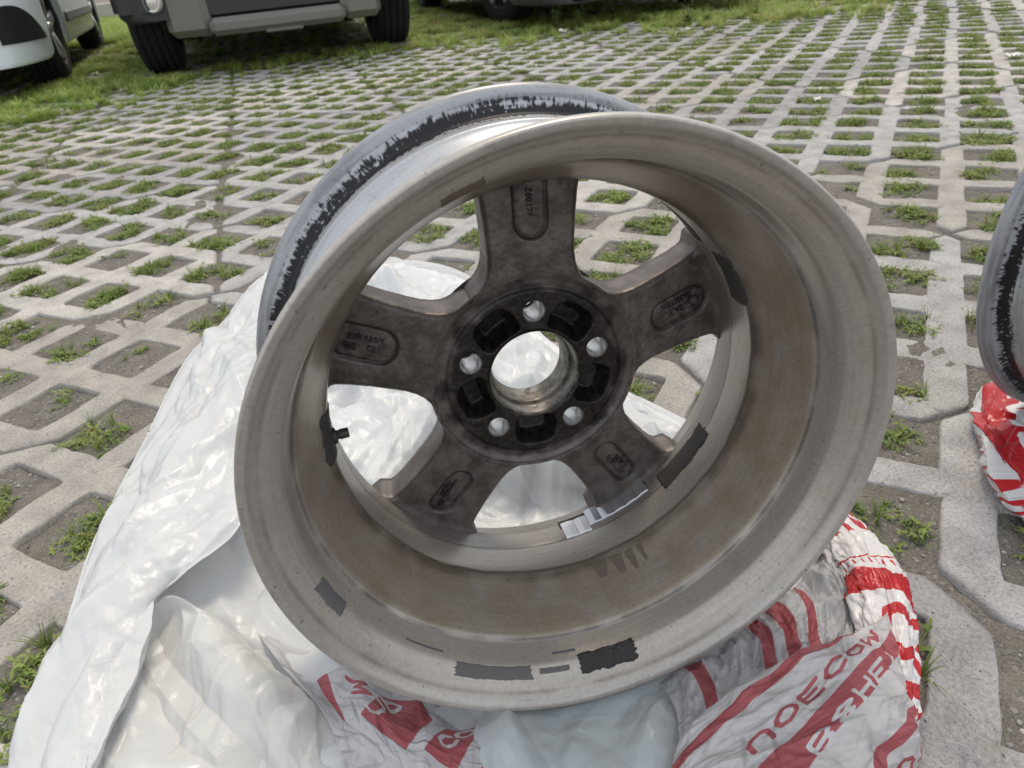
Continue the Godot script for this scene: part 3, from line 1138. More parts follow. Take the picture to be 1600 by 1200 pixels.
class Folds:
	# sharp creases in a film: each a line with a tent-shaped cross section, found through a coarse grid of bins
	var at := PackedVector2Array()
	var dir := PackedVector2Array()
	var num := PackedFloat32Array()     # half length, width, height, ratio of the second flank
	var bins := {}
	func _init(sd: int, count: int, lo: Vector3, hi: Vector3, heading: float, spread: float, w0: float, w1: float, slope: float, stretch := 1.0) -> void:
		var r := RandomNumberGenerator.new()
		r.seed = sd
		for k in count:
			var c := Vector2(r.randf_range(lo.x, hi.x), r.randf_range(lo.z, hi.z))
			var a := heading + r.randfn(0.0, spread)
			var w := w0 * pow(w1 / w0, r.randf())
			var l := w * r.randf_range(3.0, 8.0) * stretch
			at.append(c)
			var d := Vector2(cos(a), sin(a))
			dir.append(d)
			num.append_array(PackedFloat32Array([l, w, w * slope * (1.0 if r.randf() < 0.6 else -0.8) * r.randf_range(0.4, 1.2), r.randf_range(0.3, 1.0)]))
			var n := int(ceil(l / 0.03)) + 1
			for i in range(-n, n + 1):
				var p := c + d * (l * i / n)
				for dx in range(-2, 3):
					for dy in range(-2, 3):
						var key := Vector2i(int(floor(p.x / 0.03)) + dx, int(floor(p.y / 0.03)) + dy)
						var list: Dictionary = bins.get_or_add(key, {})
						list[k] = true
		for key in bins:
			bins[key] = PackedInt32Array(bins[key].keys())
	func lift(p: Vector3) -> float:
		var q := Vector2(p.x, p.z + p.y * 0.4)
		var list: PackedInt32Array = bins.get(Vector2i(int(floor(q.x / 0.03)), int(floor(q.y / 0.03))), PackedInt32Array())
		var t := 0.0
		for k in list:
			var o := q - at[k]
			var d := dir[k]
			var l := absf(o.dot(d)) / num[k * 4]
			if l >= 1.0:
				continue
			var w := num[k * 4 + 1]
			var x := o.x * d.y - o.y * d.x + 0.12 * w * sin(l * 5.0)
			x = x / w if x > 0.0 else -x / (w * num[k * 4 + 3])
			if x < 1.0:
				t += num[k * 4 + 2] * (1.0 - x) * (1.0 - l * l)
		return t

func knot(i: int, j: int, sd: int) -> float:
	var n := i * 374761393 + j * 668265263 + sd * 1442695041
	n = ((n ^ (n >> 13)) * 1274126177) & 0x7fffffff
	return float((n ^ (n >> 16)) & 0xffff) / 32767.5 - 1.0

func facet(x: float, y: float, sd: int) -> float:      # flat triangular facets that meet in sharp ridges
	var s := (x + y) * 0.36602540378
	var u := x + s
	var v := y + s
	var i := int(floor(u))
	var j := int(floor(v))
	var fx := u - i
	var fy := v - j
	var a := knot(i, j, sd)
	var c := knot(i + 1, j + 1, sd)
	if fx > fy:
		return a * (1.0 - fx) + knot(i + 1, j, sd) * (fx - fy) + c * fy
	return a * (1.0 - fy) + knot(i, j + 1, sd) * (fy - fx) + c * fx

func facets(p: Vector3, heading: float, stretch: float, big: float, small: float, sd: int) -> float:
	var x := p.x + p.y * 0.5
	var z := p.z - p.y * 0.5
	var wx := fold_d.get_noise_2d(x * 5.0, z * 5.0) * 0.030
	var wz := fold_d.get_noise_2d(x * 5.0 + 40.0, z * 5.0) * 0.030
	x += wx
	z += wz
	var l := x * cos(heading) + z * sin(heading)
	var w := -x * sin(heading) + z * cos(heading)
	var l2 := x * cos(heading + 0.5) + z * sin(heading + 0.5)
	var w2 := -x * sin(heading + 0.5) + z * cos(heading + 0.5)
	return big * facet(l / (0.075 * stretch), w / 0.042, sd) + small * facet(l2 / (0.030 * stretch), w2 / 0.017, sd + 7) + small * 0.22 * facet(l / 0.014, w / 0.009, sd + 13)

func curve4(a: Vector3, b: Vector3, c: Vector3, d: Vector3, t: float) -> Vector3:
	return b + 0.5 * t * ((c - a) + t * ((2.0 * a - 5.0 * b + 4.0 * c - d) + t * (3.0 * (b - c) + d - a)))

func sheet_mesh(ctrl: Array, nu: int, nv: int, big: float, mid: float, small: float, pleat := 0.0, pleat_n := 8.0, floor_y := 0.0015, along_u := true, lines := 60, heading := 0.6, spread := 0.7, stretch := 1.0, w1 := 0.045, steep := 0.32, nick := 0.30) -> ArrayMesh:
	var rows := []
	for r in ctrl:
		var line := []
		for e in r:
			line.append(px_at(e[0], e[1], e[2]))
		rows.append(line)
	var nr := rows.size()
	var nc: int = rows[0].size()
	var base := PackedVector3Array()
	for j in nv + 1:
		var fj := float(j) / nv * (nr - 1)
		var rj := mini(int(fj), nr - 2)
		for i in nu + 1:
			var fi := float(i) / nu * (nc - 1)
			var ci := mini(int(fi), nc - 2)
			var q := []
			for dj in range(-1, 3):
				var row: Array = rows[clampi(rj + dj, 0, nr - 1)]
				q.append(curve4(row[maxi(ci - 1, 0)], row[ci], row[ci + 1], row[mini(ci + 2, nc - 1)], fi - ci))
			base.append(curve4(q[0], q[1], q[2], q[3], fj - rj))
	var lo := base[0]
	var hi := base[0]
	for p in base:
		lo = lo.min(p)
		hi = hi.max(p)
	var folds := Folds.new(nu * 7 + nv + lines, int(lines * 0.45), lo, hi, heading, spread, 0.007, w1, steep, stretch)
	var s := Shape.new()
	for j in nv + 1:
		for i in nu + 1:
			var k := j * (nu + 1) + i
			var du := base[j * (nu + 1) + mini(i + 1, nu)] - base[j * (nu + 1) + maxi(i - 1, 0)]
			var dv := base[mini(j + 1, nv) * (nu + 1) + i] - base[maxi(j - 1, 0) * (nu + 1) + i]
			var n := du.cross(dv).normalized()
			if n.y < 0.0:
				n = -n
			var p := base[k]
			var u := float(i) / nu
			var t := float(j) / nv
			var disp := facets(p, heading, stretch, steep * 0.027, nick * 0.0075, nu + nv) + 0.8 * folds.lift(p) + crumple(p, big, 0.0, 0.0)
			if pleat > 0.0:
				var x := (t if along_u else u) * pleat_n
				var y := (u if along_u else t) * 1.6
				disp += pleat * (0.9 - 1.8 * absf(fold_d.get_noise_2d(x, y + 3.0)))
				disp += pleat * 0.35 * (0.9 - 1.8 * absf(fold_d.get_noise_2d(x * 2.7 + 9.0, y * 1.7)))
			var hem := minf(minf(u, 1.0 - u), minf(t, 1.0 - t))               # free edges stay straight
			p += n * disp * sstep(0.001, 0.018, base[k].y) * (0.30 + 0.70 * sstep(0.0, 0.10, hem))
			p.y = maxf(p.y, floor_y)
			s.add(p, Vector2(u, t))
	for j in nv:
		for i in nu:
			var a := j * (nu + 1) + i
			s.quad(a, a + 1, a + nu + 2, a + nu + 1)
	return s.mesh()

var crinkle: ImageTexture
func crinkle_texture() -> ImageTexture:             # fine sharp creases of thin film, as a relief map
	var n := 1024
	var h := PackedFloat32Array()
	h.resize(n * n)
	h.fill(0.5)
	var r := RandomNumberGenerator.new()
	r.seed = 777
	for k in 330:
		var a := r.randf() * TAU
		var d := Vector2(cos(a), sin(a))
		var c := Vector2(r.randf() * n, r.randf() * n)
		var half := r.randf_range(40.0, 190.0)
		var w := r.randf_range(4.0, 17.0)
		var amp := w * 0.011 * (1.0 if r.randf() < 0.55 else -1.0) * r.randf_range(0.3, 1.0)
		var bow := r.randf_range(-0.0012, 0.0012)
		var i := -half
		while i <= half:
			var f := 1.0 - pow(absf(i) / half, 2.0)
			var mid := c + d * i + Vector2(-d.y, d.x) * (bow * i * i)
			var j := -w
			while j <= w:
				var x := posmod(int(mid.x - d.y * j), n)
				var y := posmod(int(mid.y + d.x * j), n)
				h[y * n + x] += amp * f * (1.0 - absf(j) / w) * 0.55
				j += 0.75
			i += 0.75
	return tex(Image.create_from_data(n, n, false, Image.FORMAT_RF, h.to_byte_array()))

func film(t: ImageTexture, glow := 0.5, rough := 0.36) -> StandardMaterial3D:
	var m := StandardMaterial3D.new()
	if t:
		m.albedo_texture = t
	else:
		m.albedo_color = Color(0.635, 0.645, 0.645).linear_to_srgb()
	m.roughness = rough
	m.metallic_specular = 0.42
	m.backlight_enabled = true
	m.backlight = Color(glow, glow, glow)
	m.cull_mode = BaseMaterial3D.CULL_DISABLED
	if crinkle == null:
		crinkle = crinkle_texture()
	m.heightmap_enabled = true
	m.heightmap_texture = crinkle
	m.heightmap_scale = 0.45
	if t == null:
		m.uv1_triplanar = true
		m.uv1_world_triplanar = true
		m.uv1_scale = Vector3.ONE * (1.0 / 0.38)
	return m

func floor_mesh(rim: Array, hub: Vector3, axis: Vector3, reach: float, nr: int, na: int, big: float) -> ArrayMesh:
	var pts := []
	for e in rim:
		pts.append(px_at(e[0], e[1], 0.0))
	var n := pts.size()
	var lo: Vector3 = hub
	var hi: Vector3 = hub
	for p in pts:
		lo = lo.min(p)
		hi = hi.max(p)
	var folds := Folds.new(nr * 3 + na, int(330.0 * (hi.x - lo.x) * (hi.z - lo.z)), lo, hi, 0.8, 1.2, 0.014, 0.065, 0.25)
	var s := Shape.new()
	for j in nr + 1:
		var t := float(j) / nr
		for i in na + 1:
			var f := fposmod(float(i) / na * n, n)
			var k := int(f)
			var edge := curve4(pts[(k - 1 + n) % n], pts[k], pts[(k + 1) % n], pts[(k + 2) % n], f - k)
			var p := hub.lerp(edge, t)
			p.y = 0.0
			var rel := p - hub
			var lon := clampf(rel.dot(axis), -reach, reach)
			var gap := (rel - axis * lon).length()
			var lift := sstep(0.015, 0.11, gap) * sstep(1.0, 0.86, t)
			var y := 0.0022 + lift * (facets(p, 0.8, 1.3, big * 0.45, 0.0022, 5) + 0.6 * folds.lift(p) + 0.010) + (1.0 - lift) * crumple(p, 0.0, 0.002, 0.0012)
			s.add(Vector3(p.x, maxf(y, 0.002), p.z), Vector2(p.x * 2.0, p.z * 2.0))
	for j in nr:
		for i in na:
			var a := j * (na + 1) + i
			s.quad(a, a + 1, a + na + 2, a + na + 1)
	for j in nr + 1:
		s.twin[j * (na + 1)] = j * (na + 1) + na
	return s.mesh()

func roll_mesh(path: Array, nu: int, nv: int) -> ArrayMesh:     # a rolled-over, pleated mouth of the bag: path of [x, y, height, half width, half thickness]
	var c := []
	for e in path:
		c.append([px_at(e[0], e[1], e[2]), e[3], e[4]])
	var n := c.size()
	var s := Shape.new()
	for j in nv + 1:
		var f := float(j) / nv * (n - 1)
		var k := mini(int(f), n - 2)
		var t := f - k
		var a: Vector3 = c[maxi(k - 1, 0)][0]
		var d: Vector3 = c[mini(k + 2, n - 1)][0]
		var p := curve4(a, c[k][0], c[k + 1][0], d, t)
		var dir: Vector3 = (c[k + 1][0] - c[k][0]).normalized()
		var side := dir.cross(Vector3.UP).normalized()
		var rise := side.cross(dir)
		var hw := lerpf(c[k][1], c[k + 1][1], t)
		var ht := lerpf(c[k][2], c[k + 1][2], t)
		for i in nu + 1:
			var an := TAU * i / nu
			var x := cos(an)
			var y := sin(an)
			var wob := 1.0 + 0.22 * fold_d.get_noise_3d(x * 1.6, y * 1.6, f * 0.9) + 0.10 * (0.6 - absf(fold_d.get_noise_3d(x * 4.0, y * 4.0, f * 2.0 + 7.0)) * 1.6)
			var q := p + side * (x * hw * wob) + rise * (y * ht * wob)
			q += rise * facets(q, 1.2, 1.6, 0.0028, 0.0012, 3)
			q.y = maxf(q.y, 0.0015)
			s.add(q, Vector2(float(i) / nu, float(j) / nv))
	for j in nv:
		for i in nu:
			var a := j * (nu + 1) + i
			s.quad(a, a + 1, a + nu + 2, a + nu + 1)
	for j in nv + 1:
		s.twin[j * (nu + 1)] = j * (nu + 1) + nu
	return s.mesh()

func build_bags() -> void:
	for f in [fold_a, fold_b, fold_c]:
		f.cellular_return_type = FastNoiseLite.RETURN_DISTANCE2_SUB
		f.domain_warp_enabled = true
		f.domain_warp_amplitude = 0.35 / f.frequency
		f.domain_warp_frequency = f.frequency * 0.55
		f.cellular_jitter = 1.0
	var white := Color(0.66, 0.66, 0.66).linear_to_srgb()
	var milk := Color(0.63, 0.625, 0.60).linear_to_srgb()
	var red := Color(0.44, 0.018, 0.025).linear_to_srgb()
	var pink := Color(0.44, 0.115, 0.13).linear_to_srgb()
	var n := Vector3(-0.650775, 0, -0.757344).normalized()
	var foot := Vector3(MOUTH.x, 0, MOUTH.z) + n * 0.09
	var bag := thing("plastic_bag", "large crumpled white plastic bag with mirrored red lettering under the near wheel", "bag", Transform3D(), "plastic bags under the wheels")
	var plain := film(null, 0.6, 0.29)
	var rim := [[60, 1290], [85, 1050], [145, 865], [222, 710], [296, 570], [360, 495], [425, 448], [520, 415], [620, 408], [690, 415], [745, 440], [820, 500], [890, 560], [965, 605], [1090, 668], [1200, 745], [1300, 830], [1370, 905], [1395, 1000], [1405, 1250], [1100, 1420], [700, 1460], [350, 1420]]
	part("bag_floor", floor_mesh(rim, foot, n, 0.10, 130, 360, 0.016), plain, bag)

	var back := [
		[[430, 470, 0.030], [600, 416, 0.050], [740, 436, 0.030], [850, 525, 0.010], [955, 598, 0.003]],
		[[460, 560, 0.045], [610, 515, 0.052], [760, 540, 0.040], [890, 610, 0.030], [1005, 632, 0.012]],
		[[470, 640, 0.045], [620, 605, 0.042], [770, 625, 0.045], [910, 670, 0.036], [1075, 668, 0.008]],
		[[485, 715, 0.036], [630, 690, 0.036], [780, 705, 0.046], [930, 725, 0.030], [1085, 695, 0.006]],
		[[505, 790, 0.020], [640, 770, 0.022], [790, 775, 0.020], [930, 765, 0.010], [1085, 715, 0.004]],
		[[515, 840, 0.003], [640, 850, 0.003], [790, 860, 0.003], [930, 840, 0.003], [1080, 745, 0.003]]]
	part("bag_back", sheet_mesh(back, 230, 180, 0.004, 0.0, 0.0, 0.0, 3.0, 0.003, true, 130, 0.8, 1.2, 1.3, 0.05, 0.85, 0.95), film(null, 0.35, 0.30), bag)
	# left wall: outer foot, top edge, ridge, inner side; from behind the wheel towards the camera
	var wall := [
		[[600, 400, 0.0], [625, 404, 0.045], [690, 440, 0.05], [745, 470, 0.03]],
		[[500, 408, 0.0], [530, 425, 0.05], [600, 480, 0.05], [650, 540, 0.025]],
		[[408, 442, 0.0], [425, 455, 0.05], [480, 500, 0.055], [540, 560, 0.03]],
		[[345, 507, 0.0], [372, 515, 0.055], [430, 555, 0.06], [480, 620, 0.04]],
		[[288, 567, 0.0], [318, 580, 0.055], [380, 620, 0.065], [440, 690, 0.045]],
		[[222, 697, 0.0], [252, 705, 0.05], [320, 720, 0.06], [400, 770, 0.05]],
		[[180, 777, 0.0], [212, 785, 0.045], [262, 800, 0.055], [372, 832, 0.055]],
		[[142, 857, 0.0], [175, 865, 0.04], [230, 890, 0.05], [300, 885, 0.052]],
		[[112, 950, 0.0], [150, 955, 0.04], [222, 950, 0.052], [240, 945, 0.045]],
		[[86, 1035, 0.0], [128, 1040, 0.04], [198, 1040, 0.05], [212, 1042, 0.035]],
		[[56, 1120, 0.0], [100, 1125, 0.04], [158, 1125, 0.05], [172, 1130, 0.03]],
		[[24, 1215, 0.0], [70, 1220, 0.04], [125, 1225, 0.045], [140, 1228, 0.02]],
		[[-10, 1300, 0.0], [40, 1305, 0.04], [95, 1310, 0.045], [110, 1310, 0.02]]]
	part("bag_wall", sheet_mesh(wall, 120, 320, 0.004, 0.0006, 0.0, 0.0, 4.0, 0.0015, false, 150, 1.0, 0.30, 1.8, 0.06, 0.42, 0.55), plain, bag)
	var lobe := [
		[[205, 975, 0.040], [262, 927, 0.046], [335, 968, 0.040], [372, 1000, 0.010]],
		[[180, 1040, 0.042], [265, 1000, 0.036], [365, 1022, 0.042], [425, 1052, 0.012]],
		[[150, 1120, 0.041], [262, 1090, 0.028], [395, 1085, 0.044], [505, 1112, 0.016]],
		[[112, 1210, 0.038], [260, 1190, 0.024], [420, 1172, 0.042], [556, 1197, 0.018]],
		[[75, 1310, 0.026], [250, 1310, 0.020], [430, 1300, 0.034], [585, 1310, 0.018]]]
	var lm := film(null, 0.6, 0.29)
	lm.albedo_color = milk
	part("bag_lobe", sheet_mesh(lobe, 170, 170, 0.001, 0.0, 0.0, 0.0, 3.0, 0.0015, true, 40, 0.95, 0.45, 1.9, 0.05, 0.42, 0.62), lm, bag)

	# printed film in front of the wheel, seen from its inner side: mirrored red print
	var c := Canvas.new(640, 512, Color(0.62, 0.615, 0.62).linear_to_srgb())
	c.poly([[0.12, 0.50], [0.20, 0.10], [0.245, 0.10], [0.165, 0.52]], pink)
	c.text("M", Vector2(196, 96), Vector2(-4, 52), Vector2(44, 6), 14, pink)
	c.poly([[0.285, 0.46], [0.44, 0.24], [0.60, 0.16], [0.62, 0.30], [0.42, 0.62]], pink)
	c.text("Ub", Vector2(222, 226), Vector2(48, -40), Vector2(-20, -38), 10, white, 0.35)
	c.poly([[0.50, 0.62], [0.66, 0.36], [0.86, 0.16], [0.97, 0.22], [0.76, 0.46], [0.60, 0.72]], pink)
	c.text("CO", Vector2(400, 280), Vector2(46, -44), Vector2(-22, -30), 11, white, 0.25)
	c.poly([[0.44, 0.92], [0.56, 0.70], [0.60, 0.74], [0.50, 0.94]], pink)
	c.poly([[0.70, 0.72], [0.90, 0.36], [0.94, 0.40], [0.75, 0.76]], pink)
	var mid := [
		[[400, 985, 0.010], [500, 1022, 0.010], [600, 1062, 0.010], [720, 1090, 0.008], [800, 1098, 0.006]],
		[[440, 1040, 0.018], [530, 1075, 0.024], [620, 1107, 0.022], [730, 1125, 0.018], [810, 1126, 0.014]],
		[[500, 1110, 0.022], [560, 1130, 0.030], [650, 1160, 0.032], [740, 1165, 0.028], [830, 1150, 0.020]],
		[[540, 1200, 0.020], [600, 1200, 0.030], [680, 1215, 0.032], [770, 1220, 0.028], [850, 1215, 0.020]],
		[[560, 1300, 0.006], [620, 1300, 0.020], [700, 1310, 0.020], [790, 1310, 0.020], [870, 1310, 0.010]]]
	part("printed_panel", sheet_mesh(mid, 150, 130, 0.002, 0.0004, 0.0, 0.001, 4.0, 0.0015, true, 34, 0.5, 0.8, 1.4), film(tex(c.img), 0.8, 0.32), bag).set_meta("label", "white film with a mirrored red box and letters")
	var blue := film(null, 0.6, 0.24)
	blue.albedo_color = Color(0.50, 0.545, 0.555).linear_to_srgb()
	var centre := [
		[[760, 1103, 0.010], [860, 1106, 0.010], [960, 1083, 0.010], [1060, 1043, 0.010], [1110, 1018, 0.010]],
		[[740, 1150, 0.028], [850, 1142, 0.028], [950, 1127, 0.024], [1030, 1100, 0.026], [1090, 1080, 0.018]],
		[[760, 1220, 0.030], [860, 1200, 0.036], [960, 1190, 0.030], [1040, 1180, 0.030], [1080, 1170, 0.018]],
		[[760, 1310, 0.020], [880, 1310, 0.030], [960, 1310, 0.020], [1040, 1310, 0.020], [1090, 1310, 0.004]]]
	part("clear_panel", sheet_mesh(centre, 140, 120, 0.001, 0.0, 0.0, 0.0, 3.0, 0.0015, true, 16, 0.7, 0.6, 1.8, 0.05, 0.34, 0.45), blue, bag).set_meta("label", "blue-grey see-through film in front of the wheel")
	# pleated inner film at the right
	c = Canvas.new(640, 384, Color(0.58, 0.59, 0.60).linear_to_srgb())
	for q in [[0.10, 0.045, 0.06], [0.36, 0.05, 0.02], [0.47, 0.06, -0.01], [0.60, 0.035, -0.05]]:
		c.poly([[q[0], 0.0], [q[0] + q[1], 0.0], [q[0] + q[1] + q[2], 1.0], [q[0] + q[2], 1.0]], pink)
	var inner := [
		[[1030, 1066, 0.010], [1130, 1008, 0.010], [1200, 958, 0.010], [1270, 892, 0.010], [1312, 832, 0.010]],
		[[1050, 1095, 0.028], [1150, 1043, 0.034], [1230, 988, 0.028], [1300, 930, 0.016], [1345, 870, 0.028]],
		[[1060, 1135, 0.036], [1150, 1095, 0.042], [1240, 1044, 0.036], [1320, 985, 0.016], [1375, 930, 0.028]],
		[[1060, 1190, 0.028], [1150, 1155, 0.032], [1250, 1095, 0.028], [1330, 1040, 0.016], [1380, 1000, 0.018]]]
	part("pleated_panel", sheet_mesh(inner, 220, 110, 0.002, 0.0004, 0.0, 0.007, 6.0, 0.0015, false, 40, 0.75, 0.3, 1.6), film(tex(c.img), 0.9, 0.32), bag).set_meta("label", "pleated translucent film with thin red stripes")
	# printed front sheet at the right
	c = Canvas.new(768, 640, Color(0.64, 0.625, 0.62).linear_to_srgb())
	c.poly([[0.0, 0.25], [0.30, 0.13], [0.60, 0.07], [0.80, 0.01], [0.82, 0.055], [0.62, 0.13], [0.32, 0.20], [0.0, 0.33]], pink)
	c.text("UOECOM", Vector2(210, 262), Vector2(50, -21), Vector2(14, 44), 13, pink, 0.42)
	c.poly([[0.10, 0.80], [0.30, 0.56], [0.58, 0.40], [0.86, 0.22], [0.96, 0.14], [0.97, 0.27], [0.64, 0.52], [0.40, 0.68], [0.20, 0.88]], pink)
	c.text("9GB8NET", Vector2(196, 466), Vector2(48, -30), Vector2(17, 40), 12, white, 0.46)
	c.poly([[0.42, 1.0], [0.70, 0.70], [1.0, 0.50], [1.0, 0.55], [0.74, 0.75], [0.48, 1.0]], pink)
	c.text("COT", Vector2(480, 590), Vector2(52, -34), Vector2(18, 44), 14, pink, 0.5)
	var front := [
		[[1075, 1137, 0.048], [1160, 1072, 0.055], [1250, 1027, 0.055], [1340, 997, 0.050], [1385, 962, 0.045]],
		[[1050, 1197, 0.050], [1150, 1132, 0.058], [1260, 1072, 0.060], [1350, 1032, 0.055], [1398, 1012, 0.048]],
		[[1040, 1272, 0.045], [1160, 1202, 0.055], [1280, 1132, 0.060], [1370, 1092, 0.055], [1408, 1082, 0.040]],
		[[1060, 1342, 0.030], [1190, 1282, 0.050], [1310, 1212, 0.055], [1390, 1162, 0.045], [1413, 1152, 0.028]],
		[[1120, 1402, 0.008], [1250, 1372, 0.020], [1360, 1302, 0.030], [1405, 1242, 0.015], [1418, 1222, 0.0]]]
	part("printed_panel", sheet_mesh(front, 180, 170, 0.002, 0.0004, 0.0, 0.0025, 4.0, 0.0015, true, 44, -0.6, 0.4, 1.6), film(tex(c.img), 0.8, 0.32), bag).set_meta("label", "white film with two mirrored red bands and lettering")
	c = Canvas.new(512, 768, Color(0.66, 0.64, 0.64).linear_to_srgb())
	bold_print(c, red)
	part("rolled_mouth", roll_mesh([[1285, 800, 0.020, 0.016, 0.012], [1318, 838, 0.026, 0.020, 0.016], [1350, 885, 0.030, 0.024, 0.018], [1372, 940, 0.032, 0.022, 0.018], [1385, 1000, 0.032, 0.019, 0.017], [1388, 1060, 0.030, 0.017, 0.016], [1392, 1115, 0.024, 0.016, 0.014], [1398, 1170, 0.014, 0.012, 0.010], [1400, 1230, 0.006, 0.006, 0.004]], 96, 220), film(tex(c.img), 0.3, 0.25), bag).set_meta("label", "rolled-over bag mouth with bold red and white print")

	# the second bag, under the wheel at the edge of the picture
	var bag2 := thing("plastic_bag", "crumpled plastic bag with a solid red band lettered in white", "bag", Transform3D(), "plastic bags under the wheels")
	var mouth2 := Vector3(0.3399005, 0, -0.72821399)
	var n2 := Vector3(-0.73957056, 0, -0.67293861).normalized()
	var rim2 := [[1522, 640], [1540, 603], [1600, 590], [1750, 575], [1950, 600], [2050, 700], [2000, 850], [1800, 880], [1660, 850], [1590, 800], [1545, 720]]
	part("bag_floor", floor_mesh(rim2, mouth2 + n2 * 0.09, n2, 0.10, 70, 220, 0.03), plain, bag2)
	c = Canvas.new(512, 768, Color(0.62, 0.615, 0.62).linear_to_srgb())
	c.poly([[0.20, 0.0], [0.62, 0.0], [0.66, 0.35], [0.80, 0.60], [1.0, 0.85], [1.0, 1.0], [0.62, 1.0], [0.42, 0.75], [0.30, 0.45], [0.18, 0.25]], red)
	c.text("ONAIEA", Vector2(240, 30), Vector2(14, 44), Vector2(80, -8), 19, white, 0.35)
	c.text("3IGEE", Vector2(285, 430), Vector2(26, 46), Vector2(84, -22), 19, white, 0.35)
	c.text("CUC", Vector2(20, 300), Vector2(24, 60), Vector2(60, -10), 14, red, 0.4)
	c.text("OM", Vector2(90, 560), Vector2(34, 66), Vector2(60, -20), 16, red, 0.3)
	var red_band := [
		[[1540, 604, 0.006], [1560, 600, 0.014], [1620, 606, 0.010], [1720, 610, 0.008]],
		[[1520, 632, 0.0], [1538, 638, 0.030], [1605, 652, 0.022], [1715, 672, 0.012]],
		[[1526, 680, 0.0], [1550, 688, 0.034], [1615, 702, 0.032], [1725, 722, 0.020]],
		[[1545, 732, 0.0], [1572, 742, 0.030], [1640, 766, 0.030], [1745, 790, 0.020]],
		[[1588, 800, 0.0], [1612, 802, 0.018], [1680, 832, 0.020], [1785, 862, 0.010]],
		[[1620, 850, 0.0], [1650, 860, 0.006], [1710, 890, 0.008], [1810, 920, 0.002]]]
	part("printed_panel", sheet_mesh(red_band, 110, 130, 0.002, 0.0006, 0.0, 0.002, 5.0, 0.0015, true, 40, 0.9, 0.7, 1.2), film(tex(c.img), 0.3, 0.25), bag2)

func bold_print(c: Canvas, red: Color) -> void:
	# broad red strokes and white letters wrapped round the rolled mouth
	for q in [[0.0, 0.02, 0.16], [0.0, 0.30, 0.09], [0.0, 0.62, 0.07], [0.0, 0.80, 0.10]]:
		c.poly([[0.0, q[1]], [0.35, q[1] + 0.03], [0.70, q[1] - 0.02], [1.0, q[1]], [1.0, q[1] + q[2]], [0.6, q[1] + q[2] + 0.03], [0.3, q[1] + q[2] - 0.01], [0.0, q[1] + q[2]]], red)
	c.text("ACMO", Vector2(20, 120), Vector2(80, 10), Vector2(-8, -90), 24, Color(0.66, 0.64, 0.64).linear_to_srgb(), 0.35)
	c.text("SC3UO", Vector2(30, 420), Vector2(70, 12), Vector2(-10, -110), 26, red, 0.35)
	c.text("3CMI", Vector2(60, 600), Vector2(80, -8), Vector2(6, -80), 22, red, 0.35)
	c.text("IMTA", Vector2(20, 740), Vector2(84, 0), Vector2(0, -90), 26, red, 0.35)
	for k in 26:
		c.stroke([Vector2(20 * k, 215), Vector2(20 * k + 4, 228)], 5.0, red)
	c.stroke([Vector2(0, 196), Vector2(512, 200)], 4.0, Color(0.66, 0.64, 0.64).linear_to_srgb())
	c.stroke([Vector2(0, 206), Vector2(512, 208)], 4.0, red)

# ---------------------------------------------------------------- parked cars
func along(t: Array, z: float) -> float:
	for k in t.size() - 1:
		if z <= t[k + 1][0]:
			var f := clampf((z - t[k][0]) / (t[k + 1][0] - t[k][0]), 0.0, 1.0)
			return lerpf(t[k][1], t[k + 1][1], f * f * (3.0 - 2.0 * f) * 0.6 + f * 0.4)
	return t[t.size() - 1][1]

func car_section(s: Dictionary, z: float) -> Array:     # half section from the sill to the roof's middle
	var z0: float = -s.base - s.rear
	var z1: float = s.front
	var df := clampf((z1 - z) / 0.55, 0.0, 1.0)
	var dr := clampf((z - z0) / 0.45, 0.0, 1.0)
	var hw: float = s.wide / 2 * (0.74 + 0.26 * sqrt(1.0 - pow(1.0 - df, 2.2))) * (0.84 + 0.16 * sqrt(1.0 - pow(1.0 - dr, 2.2)))
	var yb: float = s.sill
	if z > 0.4:
		yb = s.sill - 0.02
	for za in [0.0, -s.base]:
		var ra: float = s.tyre + 0.055
		if absf(z - za) < ra:
			yb = maxf(yb, s.tyre + sqrt(ra * ra - (z - za) * (z - za)) - 0.005)
	var top := along(s.top, z)
	var belt := minf(along(s.belt, z), top - 0.03)
	yb = minf(yb, belt - 0.06)
	var cabin := clampf((top - belt - 0.06) / 0.4, 0.0, 1.0)
	return [Vector2(hw * 0.96, yb - 0.02), Vector2(hw * 0.985, yb), Vector2(hw, lerpf(yb, belt, 0.22)), Vector2(hw * 1.005, lerpf(yb, belt, 0.5)), Vector2(hw * 0.995, lerpf(yb, belt, 0.8)), Vector2(hw * 0.965, belt), Vector2(hw * lerpf(0.93, 0.80, cabin), lerpf(belt, top, 0.72)), Vector2(hw * lerpf(0.82, 0.70, cabin), lerpf(belt, top, 0.94)), Vector2(hw * 0.4, top), Vector2(0.0, top + 0.012)]

